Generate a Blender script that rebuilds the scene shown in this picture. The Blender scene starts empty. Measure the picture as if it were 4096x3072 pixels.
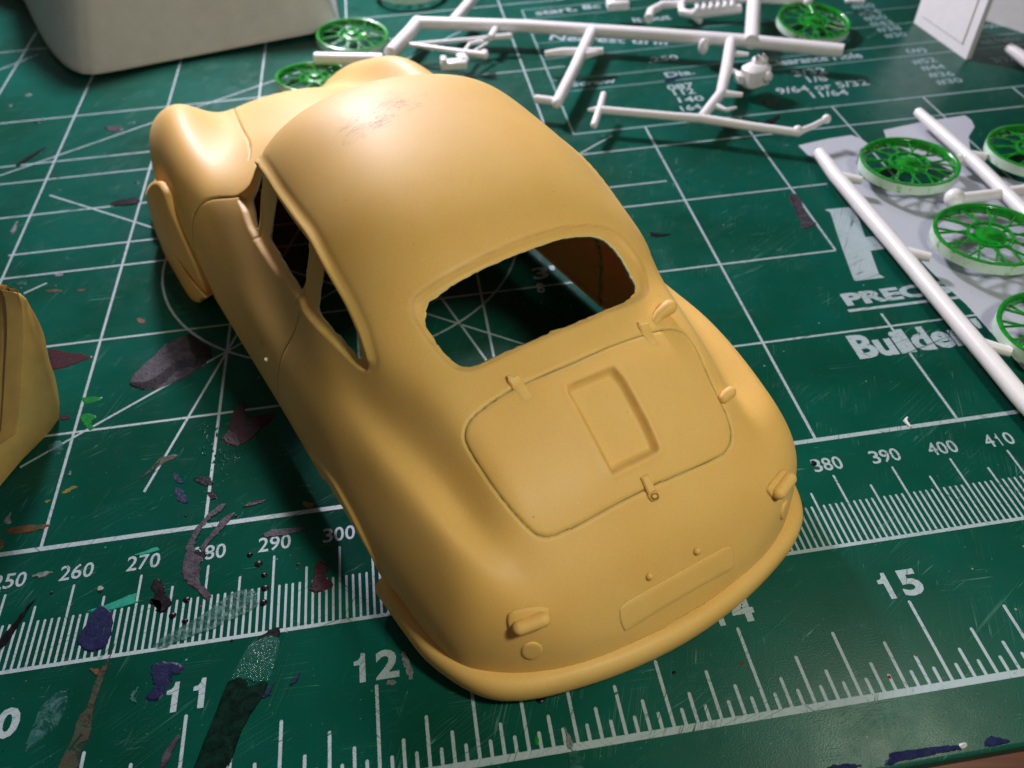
import bpy, bmesh, math, random
import numpy as np
from mathutils import Vector, Matrix
random.seed(7); rng = np.random.default_rng(7)
C = bpy.context.scene.collection
sc = bpy.context.scene
# ------------------------------------------------------------------ camera (1 unit = 1 cm; layout numbers below are mm on the mat's own rulers)
W_, H_, FPX = 4096, 3072, 3512.65
CAM = np.array([318.398, -92.115, 111.672])
ROT = np.array([[0.98810143, -0.14952479, -0.03602628], [-0.12947519, -0.68223397, -0.71957834], [0.08301645, 0.7156809, -0.69347611]])
cd = bpy.data.cameras.new('camera'); cam = bpy.data.objects.new('camera', cd); C.objects.link(cam); sc.camera = cam
cd.sensor_width = 36; cd.lens = 36*FPX/W_; cd.clip_start = 0.5; cd.clip_end = 500
mw = Matrix([[ROT[0][i], -ROT[1][i], -ROT[2][i], CAM[i]/10] for i in range(3)] + [[0, 0, 0, 1]])
cam.matrix_world = mw
cd.dof.use_dof = True; cd.dof.focus_distance = 12.8; cd.dof.aperture_fstop = 0.31
# ------------------------------------------------------------------ world and lamps
wd = bpy.data.worlds.new('World'); sc.world = wd; wd.use_nodes = True
bgn = wd.node_tree.nodes['Background']; bgn.inputs[0].default_value = (1.0, 0.88, 0.82, 1); bgn.inputs[1].default_value = 0.075
def area(name, loc, target, size, power, col):
    l = bpy.data.lights.new(name, 'AREA'); l.shape = 'DISK'; l.size = size; l.energy = power; l.color = col
    o = bpy.data.objects.new(name, l); C.objects.link(o); o.location = Vector(loc)
    o.rotation_euler = (Vector(target)-Vector(loc)).to_track_quat('-Z', 'Y').to_euler(); return o
area('desk_lamp', (27.3, 32.5, 21), (33, 4, 1), 4.0, 16000, (0.96, 0.89, 1.0))
area('window_light', (26, 78, 52), (32, 8, 0), 30, 15000, (0.86, 0.86, 1.0))
area('work_lamp', (40.2, -9.4, 15.8), (33, -1, 2), 2.4, 1850, (1.0, 0.99, 0.80))
sc.view_settings.view_transform = 'Standard'; sc.view_settings.look = 'None'; sc.view_settings.exposure = 0; sc.view_settings.gamma = 1
sc.render.engine = 'CYCLES'; sc.cycles.max_bounces = 8; sc.cycles.use_denoising = True
# ------------------------------------------------------------------ helpers
def at(x, y, z=0.0):
    """point of the plane z (mm above the mat) seen at photo position x, y; result in mm"""
    d = ROT.T @ np.array([(x-W_/2)/FPX, (y-H_/2)/FPX, 1.]); return CAM + d*((z-CAM[2])/d[2])
def V(p): return Vector((p[0]/10, p[1]/10, p[2]/10))
def obj(name, verts, faces, mats, parent=None, smooth=True, edges=()):
    me = bpy.data.meshes.new(name); me.from_pydata([tuple(v) for v in verts], list(edges), faces)
    for m in (mats if isinstance(mats, (list, tuple)) else [mats]): me.materials.append(m)
    if smooth: me.shade_smooth()
    o = bpy.data.objects.new(name, me); C.objects.link(o)
    if parent is not None:
        o.parent = parent; o.matrix_parent_inverse = Matrix.Translation(-parent.location)
    return o
def thing(name, label, cat, loc=(0, 0, 0), group=None):
    o = bpy.data.objects.new(name, None); C.objects.link(o); o.location = V(loc); o.empty_display_size = 0.3
    o['label'] = label; o['category'] = cat
    if group: o['group'] = group
    return o
def tag(o, label, cat, group=None):
    o['label'] = label; o['category'] = cat
    if group: o['group'] = group
    return o
class MB:
    """mesh collector in mm"""
    def __init__(s): s.v = []; s.f = []
    def add(s, v, f):
        n = len(s.v); s.v += [tuple(p) for p in v]; s.f += [tuple(i+n for i in q) for q in f]
    def tube(s, pts, r, n=12, cap=True, squash=None):
        pts = [np.array(p, float) for p in pts]; m = len(pts)
        rs = r if hasattr(r, '__len__') else [r]*m
        up0 = np.array([0, 0, 1.]); vv = []
        for i in range(m):
            t = pts[min(i+1, m-1)]-pts[max(i-1, 0)]; t /= np.linalg.norm(t)
            a = np.cross(t, up0)
            if np.linalg.norm(a) < 1e-3: a = np.array([1., 0, 0])
            a /= np.linalg.norm(a); b = np.cross(a, t)
            for k in range(n):
                th = 2*math.pi*k/n
                vv.append(pts[i] + rs[i]*(a*math.cos(th) + b*math.sin(th)*(squash or 1)))
        ff = [(i*n+k, i*n+(k+1) % n, (i+1)*n+(k+1) % n, (i+1)*n+k) for i in range(m-1) for k in range(n)]
        if cap: ff += [tuple(range(n))[::-1], tuple((m-1)*n+k for k in range(n))]
        s.add(vv, ff); return s
    def round_tube(s, pts, r, n=14, squash=None):
        """tube with hemispherical ends"""
        pts = [np.array(p, float) for p in pts]; a = pts[0]; b = pts[-1]
        d0 = (pts[0]-pts[1])/np.linalg.norm(pts[0]-pts[1]); d1 = (b-pts[-2])/np.linalg.norm(b-pts[-2])
        P = []; Rr = []
        rl = list(r) if hasattr(r, '__len__') else [r]*len(pts); ra, rb = rl[0], rl[-1]
        for q in (1, .92, .75, .5, .25): P.append(a+d0*ra*q); Rr.append(max(ra*math.sqrt(1-q*q), ra*.03))
        for p, q in zip(pts, rl): P.append(p); Rr.append(q)
        for q in (.25, .5, .75, .92, 1): P.append(b+d1*rb*q); Rr.append(max(rb*math.sqrt(1-q*q), rb*.03))
        return s.tube(P, Rr, n, True, squash)
    def ball(s, c, r, n=12):
        c = np.array(c, float); r = np.array(r if hasattr(r, '__len__') else (r, r, r), float); vv = []; m = n//2+1
        for i in range(m+1):
            ph = math.pi*(i+.0)/m
            for k in range(n):
                th = 2*math.pi*k/n; vv.append(c + r*np.array([math.sin(ph)*math.cos(th), math.sin(ph)*math.sin(th), math.cos(ph)]) + (1e-5*k if i in (0, m) else 0))
        s.add(vv, [(i*n+k, (i+1)*n+k, (i+1)*n+(k+1) % n, i*n+(k+1) % n) for i in range(m) for k in range(n)]); return s
    def box(s, c, d, rz=0, bev=.25, tilt=0):
        """bevelled box, centre c, size d"""
        x, y, z = [q/2 for q in d]; b = min(bev, x*.9, y*.9, z*.9); vv = []
        ca, sa = math.cos(rz), math.sin(rz)
        def P(px, py, pz):
            pz2 = pz+px*math.tan(tilt); return (c[0]+ca*px-sa*py, c[1]+sa*px+ca*py, c[2]+pz2)
        ring = lambda hx, hy, z0: [P(*q, z0) for q in ((-hx+b, -hy), (hx-b, -hy), (hx, -hy+b), (hx, hy-b), (hx-b, hy), (-hx+b, hy), (-hx, hy-b), (-hx, -hy+b))]
        vv = ring(x-b, y-b, -z)+ring(x, y, -z+b)+ring(x, y, z-b)+ring(x-b, y-b, z)
        ff = [tuple(range(8))[::-1]]+[(i*8+k, i*8+(k+1) % 8, (i+1)*8+(k+1) % 8, (i+1)*8+k) for i in range(3) for k in range(8)]+[tuple(24+k for k in range(8))]
        s.add(vv, ff); return s
    def prism(s, poly, z0, z1, bev=.0):
        n = len(poly); c = np.mean(np.array(poly), 0)
        rings = [(0, z0), (0, z1-bev), (bev, z1)] if bev else [(0, z0), (0, z1)]
        vv = []
        for ins, z in rings:
            for p in poly:
                p = np.array(p, float)[:2]; d = p-c[:2]; L = np.linalg.norm(d); q = p-d/max(L, 1e-6)*min(ins, L*.5); vv.append((q[0], q[1], z))
        m = len(rings)
        s.add(vv, [tuple(range(n))[::-1]]+[(i*n+k, i*n+(k+1) % n, (i+1)*n+(k+1) % n, (i+1)*n+k) for i in range(m-1) for k in range(n)]+[tuple((m-1)*n+k for k in range(n))]); return s
    def build(s, name, mat, parent=None, smooth=True, angle=40, fix=True):
        o = obj(name, [V(p) for p in s.v], s.f, mat, parent, smooth)
        if len(s.f) > 4 and fix: bm = bmesh.new(); bm.from_mesh(o.data); bmesh.ops.recalc_face_normals(bm, faces=bm.faces); bm.to_mesh(o.data); bm.free()
        if smooth and angle: o.data.set_sharp_from_angle(angle=math.radians(angle))
        return o
# ------------------------------------------------------------------ materials
def mat(name):
    m = bpy.data.materials.new(name); m.use_nodes = True; nt = m.node_tree; b = nt.nodes['Principled BSDF']
    return m, nt, b
def N(nt, typ, **kw):
    n = nt.nodes.new(typ)
    for k, v in kw.items():
        if k.startswith('i_'):
            n.inputs[k[2:].replace('_', ' ')].default_value = v
        else: setattr(n, k, v)
    return n
def L(nt, a, b): nt.links.new(a, b)
def noise(nt, co, scale, detail=4, rough=.55, dist=0.):
    n = N(nt, 'ShaderNodeTexNoise'); n.inputs['Scale'].default_value = scale; n.inputs['Detail'].default_value = detail
    n.inputs['Roughness'].default_value = rough; n.inputs['Distortion'].default_value = dist; L(nt, co, n.inputs['Vector']); return n.outputs['Fac']
def ramp(nt, f, a, b, c0=0., c1=1.):
    n = N(nt, 'ShaderNodeMapRange'); n.inputs[1].default_value = a; n.inputs[2].default_value = b; n.inputs[3].default_value = c0; n.inputs[4].default_value = c1
    L(nt, f, n.inputs[0]); return n.outputs[0]
def mixc(nt, f, a, b):
    n = N(nt, 'ShaderNodeMix', data_type='RGBA')
    for s, k in ((f, 0), (a, 6), (b, 7)):
        if hasattr(s, 'links'): L(nt, s, n.inputs[k])
        elif k == 0: n.inputs[0].default_value = s
        else: n.inputs[k].default_value = (*s, 1)
    return n.outputs[2]
def mth(nt, op, a, b=0.):
    n = N(nt, 'ShaderNodeMath', operation=op)
    for s, k in ((a, 0), (b, 1)):
        if hasattr(s, 'links'): L(nt, s, n.inputs[k])
        else: n.inputs[k].default_value = s
    return n.outputs[0]
def geo(nt): return N(nt, 'ShaderNodeNewGeometry').outputs['Position']
def mapv(nt, co, rot, scale):
    r = N(nt, 'ShaderNodeMapping'); r.inputs['Rotation'].default_value = (0, 0, rot); L(nt, co, r.inputs['Vector'])
    n = N(nt, 'ShaderNodeMapping'); n.inputs['Scale'].default_value = scale; L(nt, r.outputs[0], n.inputs['Vector']); return n.outputs[0]
def bump(nt, b, h, strength=.3, dist=.02):
    n = N(nt, 'ShaderNodeBump'); n.inputs['Strength'].default_value = strength; n.inputs['Distance'].default_value = dist
    L(nt, h, n.inputs['Height']); L(nt, n.outputs[0], b.inputs['Normal'])
def scratches(nt, co, k, thr=.64, w=.006):
    """thin knife and scuff marks, several directions"""
    tot = None
    for i in range(k):
        a = rng.uniform(0, math.pi); c = mapv(nt, co, a, (rng.uniform(.12, .25), rng.uniform(9, 15), 1))
        f = noise(nt, c, 1.0, 1, .3, .15)
        line = ramp(nt, mth(nt, 'ABSOLUTE', mth(nt, 'SUBTRACT', f, .5)), w, 0.0)
        m = ramp(nt, noise(nt, mapv(nt, co, a+.3*i, (1, 1, 1)), .55+.25*i, 2), thr-.08, thr)
        q = mth(nt, 'MULTIPLY', line, m); tot = q if tot is None else mth(nt, 'MAXIMUM', tot, q)
    return tot
def specks(nt, co, scale, r, keep):
    v = N(nt, 'ShaderNodeTexVoronoi'); v.inputs['Scale'].default_value = scale; L(nt, co, v.inputs['Vector'])
    s = N(nt, 'ShaderNodeSeparateColor'); L(nt, v.outputs['Color'], s.inputs[0])
    d = ramp(nt, mth(nt, 'ADD', v.outputs['Distance'], mth(nt, 'MULTIPLY', s.outputs[1], r*.7)), r, r*.6)
    return mth(nt, 'MULTIPLY', d, ramp(nt, s.outputs[0], keep, keep+.01))
GREEN = (0.0035, 0.085, 0.053); INK = (0.36, 0.45, 0.48)
def mat_green():
    m, nt, b = mat('mat_green'); co = geo(nt)
    big = noise(nt, co, .35, 3); mid = noise(nt, co, 2.2, 5); fine = noise(nt, co, 45, 3)
    c = mixc(nt, ramp(nt, big, .35, .65), (0.0014, 0.056, 0.034), (0.0022, 0.088, 0.064))
    c = mixc(nt, ramp(nt, mid, .5, .78, 0, .35), c, (0.006, 0.055, 0.042))
    c = mixc(nt, ramp(nt, fine, .4, .7, 0, .25), c, (0.004, 0.06, 0.035))
    s = scratches(nt, co, 5); c = mixc(nt, mth(nt, 'MULTIPLY', s, .6), c, (0.12, 0.30, 0.25))
    c = mixc(nt, mth(nt, 'MULTIPLY', specks(nt, co, 4.2, .095, .60), .8), c, (0.30, 0.38, 0.36))
    c = mixc(nt, mth(nt, 'MULTIPLY', specks(nt, co, 11, .12, .62), .5), c, (0.22, 0.33, 0.30))
    c = mixc(nt, mth(nt, 'MULTIPLY', specks(nt, mapv(nt, co, .7, (1, 1, 1)), 5.3, .10, .80), .85), c, (0.004, 0.008, 0.007))
    L(nt, c, b.inputs['Base Color'])
    r = ramp(nt, mid, .3, .7, .27, .38); L(nt, r, b.inputs['Roughness']); b.inputs['Specular IOR Level'].default_value = .14
    h = mth(nt, 'ADD', mth(nt, 'MULTIPLY', noise(nt, co, 42, 3), .8), mth(nt, 'MULTIPLY', s, -.9))
    bump(nt, b, h, .26, .012); return m
def mat_ink(name, col=INK, wear=.5, cuts=1.):
    m, nt, b = mat(name); co = geo(nt)
    f = noise(nt, co, 7, 6, .7); g = noise(nt, co, 60, 3)
    c = mixc(nt, ramp(nt, g, .3, .7, 0, .3), col, tuple(q*.72 for q in col))
    c = mixc(nt, ramp(nt, f, .60, .66, 0, wear), c, (0.01, 0.10, 0.075))
    c = mixc(nt, mth(nt, 'MULTIPLY', scratches(nt, co, 3, .5, .008), cuts), c, (0.008, 0.06, 0.045))
    c = mixc(nt, specks(nt, co, 9, .13, .72), c, (0.02, 0.03, 0.028))
    L(nt, c, b.inputs['Base Color']); b.inputs['Roughness'].default_value = .42
    bump(nt, b, g, .3, .008); return m
def mat_resin(name='resin', base=(0.78, 0.49, 0.150), sss=.6):
    m, nt, b = mat(name); co = geo(nt)
    big = noise(nt, co, .55, 3); mid = noise(nt, co, 3.5, 4); fine = noise(nt, co, 60, 2)
    c = mixc(nt, ramp(nt, big, .35, .68), base, tuple(q*s for q, s in zip(base, (.97, .92, .80))))
    c = mixc(nt, ramp(nt, mid, .45, .8, 0, .22), c, tuple(q*s for q, s in zip(base, (.86, .84, .80))))
    c = mixc(nt, mth(nt, 'MULTIPLY', specks(nt, co, 5.5, .055, .55), .9), c, (0.95, 0.78, 0.40))
    c = mixc(nt, mth(nt, 'MULTIPLY', specks(nt, mapv(nt, co, 1.1, (1, 1, 1)), 4.2, .05, .66), .9), c, (0.10, 0.04, 0.015))
    s = scratches(nt, co, 3, .62, .004); c = mixc(nt, mth(nt, 'MULTIPLY', s, .28), c, (0.28, 0.17, 0.07))
    c = mixc(nt, ramp(nt, fine, .56, .72, 0, .35), c, tuple(min(1, q*1.25) for q in base)); c = mixc(nt, ramp(nt, fine, .44, .30, 0, .25), c, tuple(q*.75 for q in base))
    # scuffed patch on the roof: short dark hairline scratches
    sub = N(nt, 'ShaderNodeVectorMath', operation='SUBTRACT'); sub.inputs[1].default_value = SCUFF; L(nt, co, sub.inputs[0])
    mp = mapv(nt, sub.outputs[0], -.5, (.62, 1.0, .3)); ln = N(nt, 'ShaderNodeVectorMath', operation='LENGTH'); L(nt, mp, ln.inputs[0])
    msk = ramp(nt, mth(nt, 'ADD', ln.outputs['Value'], mth(nt, 'MULTIPLY', noise(nt, co, 2.5, 3), .8)), .95, .62)
    tot = None
    for i in range(6):
        cc = mapv(nt, co, -.55+rng.uniform(-.45, .45), (rng.uniform(1.0, 1.6), rng.uniform(14, 22), 1)); f = noise(nt, cc, 1.0+.2*i, 2, .4, .6)
        q = mth(nt, 'MULTIPLY', ramp(nt, mth(nt, 'ABSOLUTE', mth(nt, 'SUBTRACT', f, .5)), .018, 0.004), ramp(nt, noise(nt, mapv(nt, co, i*.7, (1, 1, 1)), 2.4+i*.3, 1), .50, .58))
        tot = q if tot is None else mth(nt, 'MAXIMUM', tot, q)
    sc_ = mth(nt, 'MULTIPLY', tot, msk)
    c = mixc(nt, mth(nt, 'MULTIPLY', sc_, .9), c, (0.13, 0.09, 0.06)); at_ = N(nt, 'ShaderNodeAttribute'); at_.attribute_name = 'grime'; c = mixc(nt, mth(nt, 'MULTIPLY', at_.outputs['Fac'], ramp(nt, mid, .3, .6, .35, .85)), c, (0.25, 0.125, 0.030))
    L(nt, c, b.inputs['Base Color'])
    b.inputs['Subsurface Weight'].default_value = sss; b.inputs['Subsurface Radius'].default_value = (1.0, .56, .30); b.inputs['Subsurface Scale'].default_value = .14
    L(nt, ramp(nt, fine, .3, .7, .55, .68), b.inputs['Roughness']); b.inputs['Specular IOR Level'].default_value = .4; b.inputs['Coat Weight'].default_value = .10; b.inputs['Coat Roughness'].default_value = .36
    h = mth(nt, 'ADD', mth(nt, 'MULTIPLY', fine, .55), mth(nt, 'MULTIPLY', sc_, -1.6)); h = mth(nt, 'ADD', h, mth(nt, 'MULTIPLY', noise(nt, co, 25, 4), .25))
    bump(nt, b, h, .3, .01); return m
def mat_simple(name, col, rough=.4, var=.12, scale=6, sss=0., spec=.5, bmp=.12, coat=0.):
    m, nt, b = mat(name); co = geo(nt); f = noise(nt, co, scale, 5, .6)
    c = mixc(nt, ramp(nt, f, .3, .7), tuple(q*(1-var) for q in col), tuple(min(1, q*(1+var)) for q in col)); L(nt, c, b.inputs['Base Color'])
    b.inputs['Roughness'].default_value = rough; b.inputs['Specular IOR Level'].default_value = spec; b.inputs['Coat Weight'].default_value = coat
    b.inputs['Coat Roughness'].default_value = .08
    if sss: b.inputs['Subsurface Weight'].default_value = sss; b.inputs['Subsurface Radius'].default_value = (1, .9, .8); b.inputs['Subsurface Scale'].default_value = .08
    bump(nt, b, noise(nt, co, 35, 4), bmp, .01); return m
def mat_patch(name, c0, c1, rough=.35, scale=8, lo=.4, hi=.6, bmp=.22, a0=.7, a1=1., ath=.38):
    """dried paint: two tones"""
    m, nt, b = mat(name); co = geo(nt); f = noise(nt, co, scale, 6, .65, .4)
    L(nt, mixc(nt, ramp(nt, f, lo, hi), c0, c1), b.inputs['Base Color'])
    L(nt, ramp(nt, noise(nt, co, scale*.9, 6, .7, .8), ath, ath+.09, a0, a1), b.inputs['Alpha']); b.inputs['Roughness'].default_value = rough; b.inputs['Specular IOR Level'].default_value = .2
    bump(nt, b, noise(nt, co, 22, 5, .6), bmp, .03); return m
# ------------------------------------------------------------------ resin car body: a lofted spline shell (rows along the car, columns across it)
THC, ROLLC, KC = math.radians(113.0), .04, 1.065
_f = np.array([math.cos(THC), math.sin(THC), 0]); _r0 = np.array([math.sin(THC), -math.cos(THC), 0])
_r = _r0*math.cos(ROLLC)-np.array([0, 0, 1.])*math.sin(ROLLC); _u = np.cross(_r, _f)
A3 = np.array([_f, _r, _u]); OC = np.array([343.195, -22.168, -7.259])      # origin of the body's own frame: rear axle side, below its bumper
def car(P): return OC+KC*(np.asarray(P, float)@A3)
SEC={
-9.4:[(6,6),(6,7),(5.9,8),(5.7,9),(5.3,9.8),(4.8,10.3),(4.2,10.7),(3.4,11),(2.4,11.2),(1.2,11.3),(0,11.3)],
-8.3:[(14,6),(13.9,7.8),(13.6,9.5),(13,11.1),(12,12.1),(10.7,12.8),(9.2,13.3),(7.2,13.6),(5,13.8),(2.5,13.9),(0,13.9)],
-6.3:[(19.8,6),(19.8,8.8),(19.5,11.8),(18.8,14.1),(17.7,15.8),(16.1,16.8),(14.1,17.2),(11.4,17.4),(8,17.6),(4,17.7),(0,17.7)],
-3.8:[(23.8,6),(24,9.5),(23.8,13.6),(23.1,16.7),(21.8,19),(19.8,20.4),(17.3,21),(14,21.3),(10,21.5),(5,21.7),(0,21.7)],
-0.8:[(26.8,6),(27.3,10),(27.2,14.3),(26.3,18.4),(24.6,21.6),(22.2,23.3),(19,23.6),(15.4,24.2),(11,24.5),(5.5,24.8),(0,24.9)],
3.2:[(28,5),(28.8,10),(29,15),(27.8,19.6),(26.1,23.3),(23.6,25.6),(20.3,25.7),(16.8,27.3),(12,27.9),(6,28.4),(0,28.6)],
8.2:[(28.2,3),(29.2,9),(30,14.5),(29,19.6),(27.1,24),(24.5,26.9),(21,26.5),(17.6,30.2),(12.5,31.2),(6.2,31.8),(0,31.9)],
14.2:[(28,0),(29.2,7.5),(30.7,14.5),(30,20),(28.1,24.6),(25.4,27.9),(21.8,28.2),(18.4,32.8),(13,34.3),(6.5,35.1),(0,35.3)],
21.2:[(28.2,-2),(29.9,6.5),(31.4,14.5),(30.8,20.2),(29,24.6),(26.5,28.3),(23,29.5),(19.6,34.5),(14.5,36.6),(7.3,37.5),(0,37.8)],
30:[(27.9,-2),(29.7,6.5),(31.2,14.5),(31,20),(29.5,24.6),(27.1,28),(24.7,30.1),(22.9,34.3),(20.1,38.8),(11.5,43),(0,44)],
37:[(27.8,-2),(29.6,6.5),(31,14.5),(30.8,19.8),(29.6,24),(27.6,27.9),(25.9,31.2),(24,35.5),(21.2,41),(12.5,47),(0,48.4)],
46:[(27.8,-2),(29.5,6.5),(30.9,14.5),(30.7,19.8),(29.6,23.8),(27.8,27.8),(26.2,31.6),(24.6,36.5),(21.9,42.8),(13.5,49.7),(0,51.4)],
57:[(27.8,-2),(29.4,6.5),(30.8,14.5),(30.6,19.8),(29.4,23.8),(27.4,27.6),(25.6,31.6),(24.1,36.8),(21.8,43.8),(13.8,50.8),(0,52.8)],
66:[(27.8,-2),(29.4,6.5),(30.8,14.5),(30.5,19.8),(29.2,24),(27.1,27.8),(25,31.8),(23.5,37),(21.5,44.2),(13.8,50.8),(0,52.8)],
74:[(27.8,-2),(29.4,6.5),(30.8,14.5),(30.4,20),(29,24.4),(26.8,28.6),(24.3,32.6),(22.7,37.4),(20.5,43.2),(13,48.8),(0,51)],
82:[(27.8,-2),(29.4,6.5),(30.8,14.5),(30.6,20.5),(29.2,25.4),(26.8,29.6),(24,32.8),(21.3,35.4),(18,38.8),(11,43.8),(0,46.4)],
90:[(27.8,-2),(29.4,6.5),(30.9,14.5),(31,21),(29.8,26.6),(27.2,31),(23.6,32.9),(20,33.8),(16,35.4),(9.5,38.5),(0,40.5)],
98:[(27.8,-2),(29.4,6.5),(31,14.5),(31.3,21.8),(29.9,28.7),(26.6,32.9),(22.4,33.2),(17.8,33.1),(12.5,34.2),(6.5,35.2),(0,35.7)],
108:[(27.8,-2),(29.4,6.5),(31,14.5),(31.2,22.3),(29.5,29.9),(25.9,34.3),(21.2,33.7),(16.2,32.2),(11,32.6),(5.5,33.5),(0,33.9)],
118:[(27.4,-2),(29.2,6.5),(30.6,14.5),(30.5,22.3),(28.3,30.2),(24,34.4),(19.4,33.0),(14.9,30.5),(10,30.8),(5,31.6),(0,31.9)],
128:[(26.5,0),(28.4,7),(29.2,14.5),(28.8,21.8),(26.6,28),(22.2,30.9),(18,29.6),(13.7,27.3),(9,27.3),(4.5,28),(0,28.2)],
136:[(24.5,3),(26.4,8),(27.2,14),(26.7,20),(24.4,25),(20.1,27.1),(16.2,25.5),(12.2,23.2),(8,23.3),(4,23.8),(0,24)],
142:[(22,5),(22.8,8.5),(22.8,13),(21.8,17.6),(19.8,20.8),(16.8,22),(13.6,20.2),(10.2,18.6),(6.8,18.8),(3.4,19.2),(0,19.3)],
146:[(17,6),(17.4,8),(17.2,11),(16.4,13.8),(15,15.6),(12.6,15.8),(10.2,14.8),(7.7,13.8),(5.1,13.8),(2.5,14),(0,14)],
148.5:[(9,7),(9.2,8),(9,9),(8.5,10),(7.7,10.6),(6.6,10.7),(5.4,10.5),(4,10.3),(2.6,10.3),(1.3,10.3),(0,10.3)],
}
def nspl(k,Y):
    """natural cubic spline through Y (n,m) at knots k -> evaluator"""
    k=np.asarray(k,float);Y=np.asarray(Y,float);n=len(k);h=np.diff(k)
    A=np.zeros((n,n));B=np.zeros_like(Y);A[0,0]=A[-1,-1]=1
    for i in range(1,n-1):
        A[i,i-1]=h[i-1];A[i,i]=2*(h[i-1]+h[i]);A[i,i+1]=h[i]
        B[i]=6*((Y[i+1]-Y[i])/h[i]-(Y[i]-Y[i-1])/h[i-1])
    M=np.linalg.solve(A,B.reshape(n,-1)).reshape(B.shape)
    def ev(x):
        x=np.clip(np.asarray(x,float),k[0],k[-1]);i=np.clip(np.searchsorted(k,x,side='right')-1,0,n-2)
        hh=h[i];a=(k[i+1]-x)/hh;b=(x-k[i])/hh
        sh=(slice(None),)+(None,)*(Y.ndim-1)
        a=a[sh];b=b[sh];H=(hh**2)[sh]
        return a*Y[i]+b*Y[i+1]+((a**3-a)*M[i]+(b**3-b)*M[i+1])*H/6
    return ev
class Surf:
    def __init__(s_,sec):
        ks=sorted(sec);net=[]
        for s in ks:
            h=sec[s];L=[(-v,z) for v,z in h]+[(v,z) for v,z in h[-2::-1]]
            net.append(L)
        net=np.array(net,float)          # rows x 21 x 2 ; w=-10..10
        s_.ks=np.array(ks,float)
        # row parameter: chord length of centreline + shoulder
        s_.net=net
        P=np.concatenate([np.broadcast_to(s_.ks[:,None,None],net.shape[:2]+(1,)),net],2)
        d=np.linalg.norm(np.diff(P,axis=0),axis=2).mean(1)**.7
        s_.t=np.r_[0,np.cumsum(d)]
        s_.w=np.arange(-10,11.)
        s_.P=P
        s_.rowspl=nspl(s_.t,P.reshape(len(ks),-1))
        tt=np.linspace(0,s_.t[-1],4000);ss=s_.rowspl(tt).reshape(-1,21,3)[:,10,0]
        s_.tt,s_.ss=tt,np.maximum.accumulate(ss)
    def s2t(s_,s): return np.interp(s,s_.ss,s_.tt)
    def grid(s_,t,w):
        R=s_.rowspl(np.asarray(t,float)).reshape(-1,21,3)
        out=nspl(s_.w,R.transpose(1,0,2))(w).transpose(1,0,2)
        return out
    def pts(s_,t,w):
        t=np.atleast_1d(t);w=np.atleast_1d(w);R=s_.rowspl(t).reshape(-1,21,3)
        return np.array([nspl(s_.w,R[i])(w[i:i+1])[0] for i in range(len(t))])
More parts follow.
